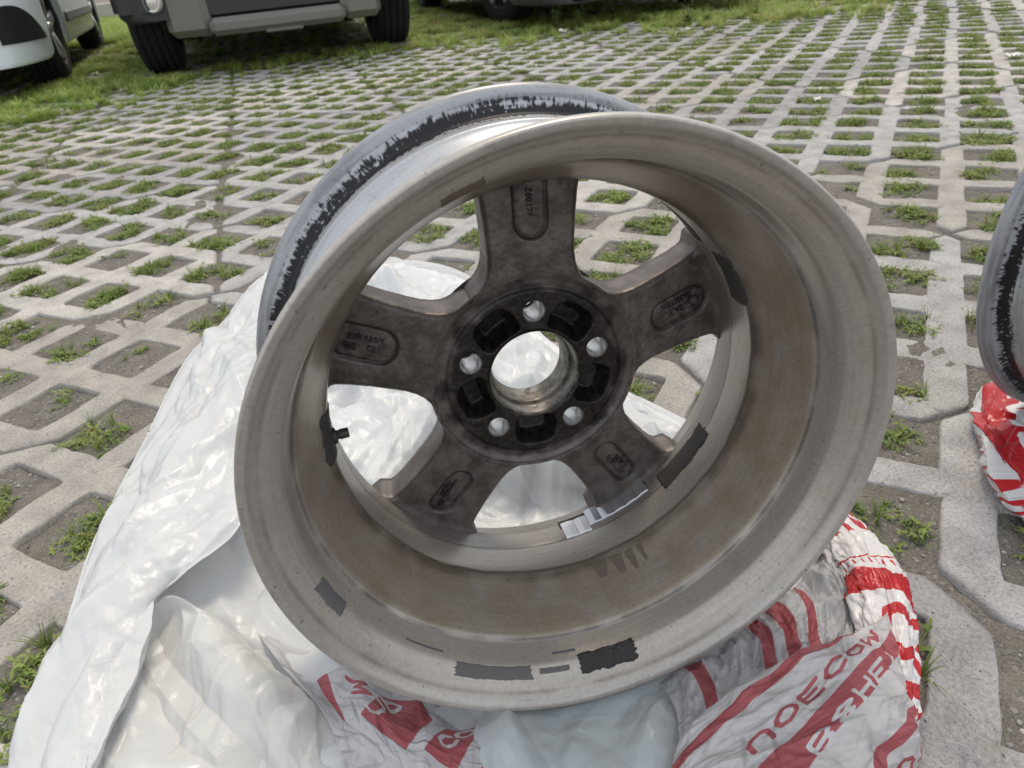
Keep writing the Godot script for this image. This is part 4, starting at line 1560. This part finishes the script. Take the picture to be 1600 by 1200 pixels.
func car_shell(s: Dictionary, from: int, to: int, z0: float, z1: float, out := 0.0, step := 0.03, capped := false) -> ArrayMesh:
	var m := Shape.new()
	var nz := int((z1 - z0) / step)
	for side: float in [-1.0, 1.0]:
		var start := m.v.size()
		for j in nz + 1:
			var z := lerpf(z0, z1, float(j) / nz)
			var sec := car_section(s, z)
			for k in range(from, to + 1):
				m.add(Vector3(side * (sec[k].x + (out if k < 8 else 0.0)), sec[k].y + (out if k >= 6 else 0.0), z))
		var w := to - from + 1
		for j in nz:
			for k in w - 1:
				var a := start + j * w + k
				if side > 0:
					m.quad(a, a + w, a + w + 1, a + 1)
				else:
					m.quad(a, a + 1, a + w + 1, a + w)
		if capped:
			for j in [0, nz]:
				var c := m.add(Vector3(0, (m.v[start + j * w].y + m.v[start + j * w + w - 1].y) / 2, m.v[start + j * w].z))
				var low := m.add(Vector3(0, m.v[start + j * w].y, m.v[start + j * w].z))
				for k in w - 1:
					if (j == 0) == (side > 0):
						m.tri(c, start + j * w + k, start + j * w + k + 1)
					else:
						m.tri(c, start + j * w + k + 1, start + j * w + k)
				if (j == 0) == (side > 0):
					m.tri(c, low, start + j * w)
				else:
					m.tri(c, start + j * w, low)
	return m.soft()

func car_wheel(car: Node3D, s: Dictionary, x: float, z: float, side: float, steer: float, tyre_m: Material, rim_m: Material, dark: Material) -> void:
	var r: float = s.tyre
	var hw: float = s.tread / 2
	var rr: float = s.rim
	var turn := Basis(Vector3.UP, (-PI / 2 if side < 0 else PI / 2) + steer)      # local -z (lathe depth) points into the car
	var at := Transform3D(turn, Vector3(x, r, z))
	var prof := PackedVector2Array([Vector2(0.012, rr - 0.012), Vector2(0.004, rr + 0.004), Vector2(0.0, rr + 0.03), Vector2(0.002, r - 0.045), Vector2(0.012, r - 0.016), Vector2(0.026, r - 0.003)])
	var grooves := 4
	for g in grooves:
		var c := lerpf(0.05, 2 * hw - 0.05, float(g) / (grooves - 1))
		for e in [[-0.006, 0.0], [-0.0045, -0.009], [0.0045, -0.009], [0.006, 0.0]]:
			prof.append(Vector2(c + e[0], r + e[1]))
	prof.append_array(PackedVector2Array([Vector2(2 * hw - 0.026, r - 0.003), Vector2(2 * hw - 0.010, r - 0.018), Vector2(2 * hw, r - 0.05), Vector2(2 * hw - 0.004, rr)]))
	var wheel := Node3D.new()
	wheel.name = "wheel"
	car.add_child(wheel, true)
	wheel.transform = at
	part("tyre", lathe(prof, 72).mesh(), tyre_m, wheel)
	var rim := part("rim", lathe(rounded(PackedVector2Array([Vector2(0.012, rr - 0.012), Vector2(0.004, rr), Vector2(0.006, rr - 0.010), Vector2(0.018, rr - 0.016), Vector2(0.10, rr - 0.03), Vector2(0.12, rr - 0.06), Vector2(0.12, 0.02)]), 1), 60).mesh(), dark, wheel)
	var sp := Shape.new()
	for k in 5:
		var a := TAU * k / 5 + 0.3
		var e := Vector3(cos(a), sin(a), 0)
		var f := Vector3(-sin(a), cos(a), 0)
		var cols := []
		for q in [[0.02, 0.040, -0.030], [0.06, 0.034, -0.022], [rr * 0.6, 0.026, -0.014], [rr - 0.008, 0.034, -0.012]]:
			var line := []
			for h in [-1.0, -0.8, 0.8, 1.0]:
				line.append(sp.add(e * q[0] + f * (q[1] * h) + Vector3(0, 0, q[2] - (0.02 if absf(h) == 1.0 else 0.0))))
			cols.append(line)
		for i in 3:
			for h in 3:
				sp.quad(cols[i][h], cols[i][h + 1], cols[i + 1][h + 1], cols[i + 1][h])
	part("spokes", sp.mesh(), rim_m, wheel)
	part("hub_cap", lathe(PackedVector2Array([Vector2(0.010, 0.0005), Vector2(0.012, 0.022), Vector2(0.022, 0.030), Vector2(0.035, 0.032)]), 24).mesh(), rim_m, wheel)

func block(car: Node3D, called: String, m: Material, c: Vector3, h: Vector3, bev := 0.01, yaw := 0.0) -> MeshInstance3D:
	var s := Shape.new()
	s.box(Vector3.ZERO, h, bev)
	return part(called, s.mesh(), m, car, Transform3D(Basis(Vector3.UP, yaw), c))

func make_car(called: String, label: String, s: Dictionary, where: Vector3, turn: float, paint: Material, lower: Material) -> Node3D:
	var car := thing(called, label, "car", Transform3D(Basis(Vector3.UP, turn), where), "cars parked in a row")
	var tyre_m := mat(lin(0.012, 0.012, 0.013), 0.85)
	var rim_m := mat(lin(0.55, 0.56, 0.58), 0.3, 0.7)
	var dark := mat(lin(0.012, 0.012, 0.013), 0.7)
	var glass := mat(lin(0.012, 0.014, 0.016), 0.08)
	var z0: float = -s.base - s.rear
	part("body", car_shell(s, s.split, 9, z0, s.front, 0.0, 0.03, true), paint, car)
	part("sill_panel", car_shell(s, 0, s.split, z0, s.front, 0.0, 0.03, true), lower, car)
	var ft: float = s.cabin[0]
	var bk: float = s.cabin[1]
	part("side_glass", car_shell(s, 5, 7, bk, ft, 0.006, 0.06), glass, car)
	part("windscreen", car_shell(s, 7, 9, ft - 0.1, ft + s.cabin[2], 0.006, 0.06), glass, car)
	block(car, "underbody", dark, Vector3(0, s.sill + 0.16, -s.base / 2), Vector3(s.wide / 2 - 0.26, 0.10, s.base / 2 + 0.5), 0.02)
	for za in [0.0, -s.base]:
		for side: float in [-1.0, 1.0]:
			var x: float = side * s.track / 2
			car_wheel(car, s, x, za, side, s.steer if za == 0.0 else 0.0, tyre_m, rim_m, dark)
			var liner := lathe(PackedVector2Array([Vector2(0.02, s.tyre + 0.05), Vector2(0.30, s.tyre + 0.05), Vector2(0.301, 0.05)]), 36, null, 0.0, PI)
			part("wheel_liner", liner.mesh(), dark, car, Transform3D(Basis(Vector3.UP, -PI / 2 if side < 0 else PI / 2), Vector3(side * (s.wide / 2 - 0.01), s.tyre, za)))
			block(car, "wheel_well", dark, Vector3(side * (s.wide / 2 - 0.29), s.tyre + 0.12, za), Vector3(0.02, 0.22, s.tyre + 0.02), 0.005)
	for side: float in [-1.0, 1.0]:
		block(car, "headlight", mat(lin(0.5, 0.52, 0.54), 0.1), Vector3(side * s.wide * 0.35, s.lamp, s.front - 0.10), Vector3(0.17, 0.07, 0.09), 0.03, side * 0.5)
		block(car, "mirror", lower, Vector3(side * (s.wide / 2 + 0.08), along(s.belt, ft) + 0.06, ft - 0.15), Vector3(0.09, 0.06, 0.05), 0.03)
		block(car, "door_handle", lower, Vector3(side * (s.wide / 2 + 0.006), along(s.belt, -1.2) - 0.12, -1.25), Vector3(0.012, 0.014, 0.09), 0.006)
	return car

func build_cars() -> void:
	var plastic := mat(lin(0.030, 0.031, 0.034), 0.55)
	var black := mat(lin(0.005, 0.005, 0.006), 0.75)
	# --- off-road car, nose towards the wheel
	var beige := mat(lin(0.150, 0.140, 0.120), 0.42, 0.1)
	beige.clearcoat_enabled = true
	beige.clearcoat = 0.3
	var suv := {base = 2.65, front = 0.62, rear = 0.75, wide = 1.72, sill = 0.34, tyre = 0.345, tread = 0.225, rim = 0.215, track = 1.60, split = 3, steer = 0.0, lamp = 0.80,
		top = [[-3.5, 1.0], [-3.3, 1.62], [-1.6, 1.70], [-0.9, 1.62], [-0.25, 1.10], [0.3, 1.02], [0.55, 0.92], [0.62, 0.80]], belt = [[-3.5, 0.95], [-2.0, 1.05], [-0.3, 1.02], [0.4, 0.95], [0.62, 0.75]], cabin = [-0.45, -3.2, 0.25]}
	var c := make_car("off_road_car", "tall car with beige skid bumper and black lower grille", suv, pq(-5.17, 0.125), PAVE_TURN, beige, plastic)
	var at := func(q: float, y: float, z: float) -> Vector3: return Vector3(q - 0.125, y, z)
	block(c, "skid_bumper", beige, at.call(0.13, 0.243, 0.63), Vector3(0.36, 0.043, 0.05), 0.026)
	block(c, "bumper_lip", beige, at.call(0.15, 0.200, 0.62), Vector3(0.10, 0.012, 0.04), 0.005)
	for side: float in [-1.0, 1.0]:
		block(c, "bumper_horn", beige, at.call(0.13 + side * 0.455, 0.375, 0.585), Vector3(0.115, 0.17, 0.05), 0.036, side * 0.16)
		block(c, "bumper_corner", plastic, at.call(0.13 + side * 0.66, 0.46, 0.50), Vector3(0.135, 0.17, 0.10), 0.05, side * 0.5)
		var lamp := part("fog_lamp", lathe(PackedVector2Array([Vector2(0.0, 0.0005), Vector2(0.002, 0.025), Vector2(0.008, 0.034), Vector2(0.004, 0.040), Vector2(0.0, 0.043), Vector2(0.006, 0.048), Vector2(0.03, 0.048)]), 28).mesh(), mat(lin(0.62, 0.60, 0.55), 0.12, 0.3), c, Transform3D(Basis(Vector3.UP, side * 0.45), at.call(0.13 + side * 0.612, 0.385, 0.640)))
	block(c, "lower_grille", black, at.call(0.13, 0.42, 0.57), Vector3(0.36, 0.16, 0.02), 0.004)
	for k in 7:
		block(c, "grille_bar", black, at.call(0.13, 0.305 + 0.034 * k, 0.60), Vector3(0.355, 0.006, 0.012), 0.003)
	block(c, "number_plate", mat(lin(0.7, 0.7, 0.68), 0.4), at.call(0.13, 0.62, 0.645), Vector3(0.26, 0.056, 0.006), 0.003)
	block(c, "grille", black, at.call(0.13, 0.74, 0.615), Vector3(0.40, 0.06, 0.02), 0.01)
	block(c, "radiator_guard", black, at.call(0.13, 0.30, 0.40), Vector3(0.62, 0.06, 0.05), 0.01)

	# --- white car
	var white := mat(lin(0.70, 0.75, 0.78), 0.32)
	white.clearcoat_enabled = true
	white.clearcoat = 0.6
	var hatch := {base = 2.55, front = 0.86, rear = 0.62, wide = 1.74, sill = 0.205, tyre = 0.298, tread = 0.19, rim = 0.215, track = 1.70, split = 2, steer = 0.0, lamp = 0.66,
		top = [[-3.17, 0.95], [-2.9, 1.38], [-1.4, 1.48], [-0.7, 1.38], [0.05, 0.95], [0.6, 0.82], [0.86, 0.66]], belt = [[-3.17, 0.90], [-0.2, 0.86], [0.5, 0.76], [0.86, 0.60]], cabin = [-0.3, -2.9, 0.35]}
	var yaw := 0.075
	var f := Vector3(sin(PAVE_TURN + yaw), 0, cos(PAVE_TURN + yaw))
	var rt := Vector3(cos(PAVE_TURN + yaw), 0, -sin(PAVE_TURN + yaw))
	c = make_car("white_car", "white hatchback with silver alloy wheels and grey side moulding", hatch, pq(-5.40, -1.16) - rt * 0.83, PAVE_TURN + yaw, white, white)
	for side: float in [-1.0, 1.0]:
		block(c, "side_moulding", mat(lin(0.12, 0.125, 0.13), 0.45), Vector3(side * 0.872, 0.335, -1.28), Vector3(0.012, 0.032, 0.83), 0.01)
		var g := Shape.new()                                  # fog-lamp recess on the rounded bumper corner
		g.grid(func(i: int, j: int) -> Vector3:
			var z := lerpf(0.50, 0.845, i / 14.0)
			var high := 0.015 + 0.155 * pow(sin(clampf(i / 14.0, 0.0, 1.0) * PI * 0.62), 0.8)
			var y := 0.270 + high * j / 5.0
			var hw: float = car_section(hatch, z)[2].x
			return Vector3(side * (hw + 0.005), y, z + 0.004), 14, 5)
		part("fog_recess", g.mesh(), black, c)
	block(c, "bumper_lip", white, Vector3(0, 0.205, 0.84), Vector3(0.56, 0.03, 0.035), 0.02)
	block(c, "lower_grille", black, Vector3(0, 0.34, 0.86), Vector3(0.42, 0.06, 0.012), 0.006)
	block(c, "number_plate", mat(lin(0.7, 0.7, 0.68), 0.4), Vector3(0, 0.47, 0.868), Vector3(0.26, 0.056, 0.006), 0.003)

	# --- dark car
	var navy := mat(lin(0.016, 0.019, 0.026), 0.25)
	navy.clearcoat_enabled = true
	navy.clearcoat = 0.8
	var saloon := {base = 2.65, front = 0.88, rear = 0.95, wide = 1.72, sill = 0.185, tyre = 0.31, tread = 0.20, rim = 0.21, track = 1.62, split = 2, steer = 0.18, lamp = 0.66,
		top = [[-3.6, 0.95], [-2.9, 1.05], [-2.3, 1.40], [-1.3, 1.45], [-0.6, 1.32], [0.1, 0.96], [0.65, 0.84], [0.88, 0.66]], belt = [[-3.6, 0.90], [-0.2, 0.90], [0.6, 0.78], [0.88, 0.58]], cabin = [-0.3, -2.4, 0.4]}
	c = make_car("dark_car", "dark saloon car parked beside the beige-bumpered car, weeds before it", saloon, pq(-5.38, 1.62 + 0.81), PAVE_TURN, navy, navy)
	block(c, "bumper_lip", black, Vector3(0, 0.175, 0.85), Vector3(0.60, 0.022, 0.05), 0.012)
	block(c, "lower_grille", black, Vector3(0, 0.32, 0.88), Vector3(0.45, 0.07, 0.012), 0.006)

	# --- far kerb
	var kerb := Shape.new()
	kerb.box(Vector3.ZERO, Vector3(9.0, 0.15, 0.12), 0.02)
	var k := structure("kerb", kerb.mesh(), mat(lin(0.42, 0.40, 0.36), 0.95))
	k.transform = Transform3D(Basis(Vector3.UP, PAVE_TURN), pq(-14.5, 0.0, 0.10))

# ---------------------------------------------------------------- weeds, grass and scraps
func leaf(s: Shape, at: Vector3, dir: Vector3, up: Vector3, long: float, wide: float, droop: float) -> void:
	var side := dir.cross(up).normalized() * wide
	var m := at + dir * long * 0.5 + up * (long * 0.10)
	var t := at + dir * long - up * (long * droop)
	var i := s.v.size()
	s.add(at)
	s.add(m + side + up * wide * 0.35)
	s.add(t)
	s.add(m - side + up * wide * 0.35)
	s.add(m)
	s.tri(i, i + 1, i + 4)
	s.tri(i + 1, i + 2, i + 4)
	s.tri(i + 2, i + 3, i + 4)
	s.tri(i + 3, i, i + 4)

func sprig_mesh(sd: int) -> ArrayMesh:                # a low weed: small oval leaves on short stems, about 4 cm across
	var r := RandomNumberGenerator.new()
	r.seed = sd
	var s := Shape.new()
	for k in 6:
		var a := r.randf() * TAU
		var out := Vector3(cos(a), 0, sin(a))
		var tip := out * r.randf_range(0.006, 0.022) + Vector3.UP * r.randf_range(0.002, 0.010)
		var th := Vector3(-out.z, 0, out.x) * 0.0005
		s.flat_quad(-th, th, tip + th, tip - th)
		for q in r.randi_range(3, 5):
			var b := a + r.randf_range(-1.9, 1.9)
			var d := Vector3(cos(b), r.randf_range(0.0, 0.6), sin(b)).normalized()
			leaf(s, tip * r.randf_range(0.6, 1.0), d, Vector3.UP, r.randf_range(0.006, 0.013), r.randf_range(0.0011, 0.0024), r.randf_range(0.0, 0.4))
	return s.mesh()

func tuft_mesh(sd: int, high: float, spread: float, blades: int, wide: float) -> ArrayMesh:
	var r := RandomNumberGenerator.new()
	r.seed = sd
	var s := Shape.new()
	for k in blades:
		var a := r.randf() * TAU
		var out := Vector3(cos(a), 0, sin(a))
		var side := Vector3(-out.z, 0, out.x)
		var h := high * r.randf_range(0.5, 1.0)
		var reach := spread * r.randf_range(0.3, 1.0)
		var root := out * r.randf() * spread * 0.25
		var last := -1
		for q in 4:
			var t := q / 3.0
			var p := root + out * reach * t * t + Vector3.UP * h * (t - 0.30 * t * t)
			var w := wide * (1.0 - t * 0.92)
			var i := s.v.size()
			s.add(p - side * w)
			s.add(p + side * w)
			if last >= 0:
				s.quad(last, last + 1, i + 1, i)
			last = i
	return s.mesh()

func green(r: RandomNumberGenerator, dry: float) -> Color:
	var t := r.randf()
	var c := Color(0.11, 0.175, 0.030).lerp(Color(0.25, 0.31, 0.075), t)
	if r.randf() < dry:
		c = c.lerp(Color(0.26, 0.22, 0.09), r.randf_range(0.3, 0.9))
	return c

func build_green() -> void:
	var r := RandomNumberGenerator.new()
	r.seed = 88
	var leaf_m := StandardMaterial3D.new()
	leaf_m.vertex_color_use_as_albedo = true
	leaf_m.roughness = 0.6
	leaf_m.backlight_enabled = true
	leaf_m.backlight = Color(0.8, 0.8, 0.8)
	leaf_m.cull_mode = BaseMaterial3D.CULL_DISABLED
	var no_go := []
	for rim in [[[40, 1290], [70, 1050], [130, 865], [207, 710], [281, 570], [345, 495], [410, 440], [520, 400], [620, 395], [700, 405], [755, 435], [820, 490], [890, 550], [975, 600], [1100, 660], [1210, 735], [1315, 825], [1395, 905], [1415, 1000], [1425, 1250], [1100, 1420], [700, 1460], [350, 1420]], [[1512, 640], [1530, 598], [1600, 585], [1750, 570], [1950, 600], [2050, 700], [2000, 850], [1800, 880], [1655, 855], [1580, 805], [1535, 720]]]:
		var q := PackedVector2Array()
		for e in rim:
			var p := px_at(e[0], e[1])
			q.append(Vector2(p.x, p.z))
		no_go.append(q)
	var blocked := func(p: Vector3) -> bool:
		for q in no_go:
			if Geometry2D.is_point_in_polygon(Vector2(p.x, p.z), q):
				return true
		return false
	var lush := noise(FastNoiseLite.TYPE_SIMPLEX_SMOOTH, 1.6, 401, 2)
	var kinds := [[], [], [], []]
	var tints := [PackedColorArray(), PackedColorArray(), PackedColorArray(), PackedColorArray()]
	var place := func(p: Vector3, scale: float, kind: int, dry: float) -> void:
		var b := Basis(Vector3.UP, r.randf() * TAU) * Basis(Vector3.RIGHT, r.randf_range(-0.25, 0.25))
		kinds[kind].append(Transform3D(b.scaled(Vector3.ONE * scale), p))
		var g := green(r, dry)
		tints[kind].append(g * 1.65 if kind == 3 else g * 1.1)
	# weeds in the cells, mostly along the cell walls
	for cell in paver_cells:
		var c: Vector3 = cell[0]
		var far := c.length()
		var s := to_px(c)
		if s.x < -90 or s.x > 1690 or s.y > 1330:
			continue
		var wealth := clampf(0.60 + 0.75 * lush.get_noise_2d(c.x, c.z) + 0.30 * sstep(1.2, 2.6, far) + (0.10 if cell[1] else 0.0) + r.randf_range(-0.25, 0.25), 0.05, 1.0)
		var clumps := 1 + int(wealth * 4.5)
		for k in clumps:
			var a := r.randf() * TAU
			var m := Vector2(cos(a), sin(a))
			m *= r.randf_range(0.35, 0.95) * 0.060 / (absf(m.x) + absf(m.y))
			var number := int(lerpf(3.0, 12.0, wealth) * r.randf_range(0.7, 1.3))
			for q in number:
				var o := m + Vector2(r.randfn(0.0, 0.013), r.randfn(0.0, 0.013))
				var len := absf(o.x) + absf(o.y)
				if len > 0.065:
					o *= 0.065 / len
				var p := c + pq(o.x, o.y)
				if blocked.call(p):
					continue
				p.y = soil_level(p.x, p.z) - 0.001
				if r.randf() < 0.72:
					place.call(p, r.randf_range(0.5, 1.1), r.randi() % 2, 0.10)
				else:
					place.call(p, r.randf_range(0.5, 1.0), 2, 0.25)
	# the overgrown strip in front of and between the parked cars
	for k in 110000:
		var p := r.randf_range(-9.0, -3.3)
		var q := r.randf_range(-4.4, 6.0)
		var edge := -4.75 + 0.45 * lush.get_noise_2d(q * 1.3, p * 0.6) + 0.75 * sstep(-0.2, -0.7, q) + 0.55 * sstep(1.0, 1.8, q) + 0.40 * sstep(1.8, 2.5, q)
		var chance := sstep(edge + 0.45, edge - 0.55, p)
		if q > -0.7 and q < 0.95 and p < -4.95:
			chance *= 0.05
		if q > 1.65 and q < 3.2 and p < -5.3:
			chance *= 0.06
		if q > -2.8 and q < -1.25 and p < -4.9:
			chance *= 0.05
		chance *= clampf(0.42 + 1.7 * lush.get_noise_2d(p * 1.5 + 50.0, q * 1.5), 0.03, 1.0)
		if r.randf() > chance:
			continue
		var w := pq(p, q)
		var s := to_px(w)
		if s.x < -80 or s.x > 1680 or s.y < -70:
			continue
		w.y = -0.004
		place.call(w, r.randf_range(0.6, 1.35), 3 if r.randf() < 0.7 else 2, 0.16 if q < 1.0 else 0.30)
	# rougher grass farther back
	for k in 40000:
		var p := r.randf_range(-16.0, -8.5)
		var q := r.randf_range(-6.0, 6.0)
		var w := pq(p, q, -0.015)
		var s := to_px(w)
		if s.x < -60 or s.x > 700 or s.y < -90:
			continue
		place.call(w, r.randf_range(1.2, 2.4), 3, 0.15)
	stuff("weeds", "small-leaved green weeds growing in the cells of the pavers", "weeds", sprig_mesh(1), leaf_m, kinds[0], tints[0])
	stuff("weeds", "low green knotweed tucked along the cell walls of the pavers", "weeds", sprig_mesh(2), leaf_m, kinds[1], tints[1])
	stuff("grass", "short grass tufts sprouting between and inside the pavers", "grass", tuft_mesh(3, 0.035, 0.030, 12, 0.0011), leaf_m, kinds[2], tints[2])
	stuff("grass", "thick green grass overgrowing the pavers in front of the parked cars", "grass", tuft_mesh(4, 0.060, 0.055, 20, 0.0024), leaf_m, kinds[3], tints[3])
	# grit on the bare soil
	var grit := []
	var grit_c := PackedColorArray()
	for cell in paver_cells:
		var c: Vector3 = cell[0]
		if c.length() > 2.2:
			continue
		for k in 26:
			var o := Vector2(r.randf_range(-0.06, 0.06), r.randf_range(-0.06, 0.06))
			if absf(o.x) + absf(o.y) > 0.062:
				continue
			var p := c + pq(o.x, o.y)
			if blocked.call(p):
				continue
			p.y = soil_level(p.x, p.z) + 0.0004
			var z := r.randf_range(0.0009, 0.0028) * (1.8 if r.randf() < 0.05 else 1.0)
			grit.append(Transform3D(Basis.from_euler(Vector3(r.randf() * 6.0, r.randf() * 6.0, 0)).scaled(Vector3(z, z * 0.7, z * r.randf_range(0.7, 1.3))), p))
			var t := r.randf_range(0.10, 0.42)
			grit_c.append(Color(t * 1.06, t, t * 0.92))
	var stone := Shape.new()
	var ball := SphereMesh.new()
	ball.radius = 1.0
	ball.height = 2.0
	ball.radial_segments = 6
	ball.rings = 3
	var stone_m := StandardMaterial3D.new()
	stone_m.vertex_color_use_as_albedo = true
	stone_m.roughness = 0.95
	stuff("grit", "fine grit lying on the bare soil in the paver cells", "grit", ball, stone_m, grit, grit_c)
	# pale scraps lying about
	var scrap := mat(lin(0.74, 0.73, 0.66), 0.8)
	for e in [[1005, 285, 0.016], [1277, 158, 0.018], [1580, 92, 0.03], [690, 305, 0.008], [300, 118, 0.02], [880, 52, 0.035], [195, 143, 0.025], [150, 118, 0.03], [1075, 47, 0.02]]:
		var s := Shape.new()
		var nz := noise(FastNoiseLite.TYPE_SIMPLEX_SMOOTH, 1.0, int(e[0]), 2)
		var size: float = e[2]
		s.grid(func(i: int, j: int) -> Vector3:
			var u := i / 8.0 - 0.5
			var v := j / 8.0 - 0.5
			var d := 1.0 - 0.35 * (u * u + v * v) * 2.0
			return Vector3(u * size * 2.0 * d, size * (0.30 + 0.45 * nz.get_noise_2d(u * 3.0, v * 3.0) + 0.5 * (u * u + v * v)), v * size * 1.4 * d + size * 0.25 * nz.get_noise_2d(u * 2.0 + 9.0, 0.0)), 8, 8)
		var o := part(numbered("paper_scrap"), s.mesh(), scrap, self, Transform3D(Basis(Vector3.UP, e[0] * 0.7), px_at(e[0], e[1], 0.002)))
		o.set_meta("label", "small crumpled off-white scrap lying on the grassy pavers")
		o.set_meta("category", "scrap")
		o.set_meta("group", "pale scraps on the pavers")
	# tall weeds standing before the cars
	var weed_m := mat(lin(0.10, 0.135, 0.035), 0.6)
	for e in [[500, 92, 0.17, "tall thin weed standing in front of the beige skid bumper"], [870, 50, 0.26, "bushy tall weed with pale leaves before the dark car"], [905, 48, 0.16, "shorter weed leaning before the dark car's bumper"], [1075, 40, 0.14, "upright green weed at the edge of the overgrown strip"]]:
		var s := Shape.new()
		var h: float = e[2]
		for b in 5:
			var a: float = b * 1.3 + e[0]
			var lean := Vector3(cos(a), 0, sin(a)) * h * 0.28
			var p0 := Vector3.ZERO
			for q in 7:
				var t := (q + 1) / 7.0
				var p1 := lean * t * t + Vector3.UP * h * t * (1.0 - 0.1 * b)
				var sd := Vector3(0.0016, 0, 0.0016) * (1.2 - t)
				s.flat_quad(p0 - sd, p0 + sd, p1 + sd, p1 - sd)
				for l in 2:
					var d := Vector3(cos(a + q * 2.1 + l * 3.1), 0.35, sin(a + q * 2.1 + l * 3.1)).normalized()
					leaf(s, p1, d, Vector3.UP, 0.035 * (1.3 - t), 0.008 * (1.3 - t), 0.2)
				p0 = p1
		var o := part(numbered("tall_weed"), s.mesh(), weed_m, self, Transform3D(Basis(), px_at(e[0], e[1], 0.0)))
		o.set_meta("label", e[3])
		o.set_meta("category", "weed")
		o.set_meta("group", "tall weeds before the cars")
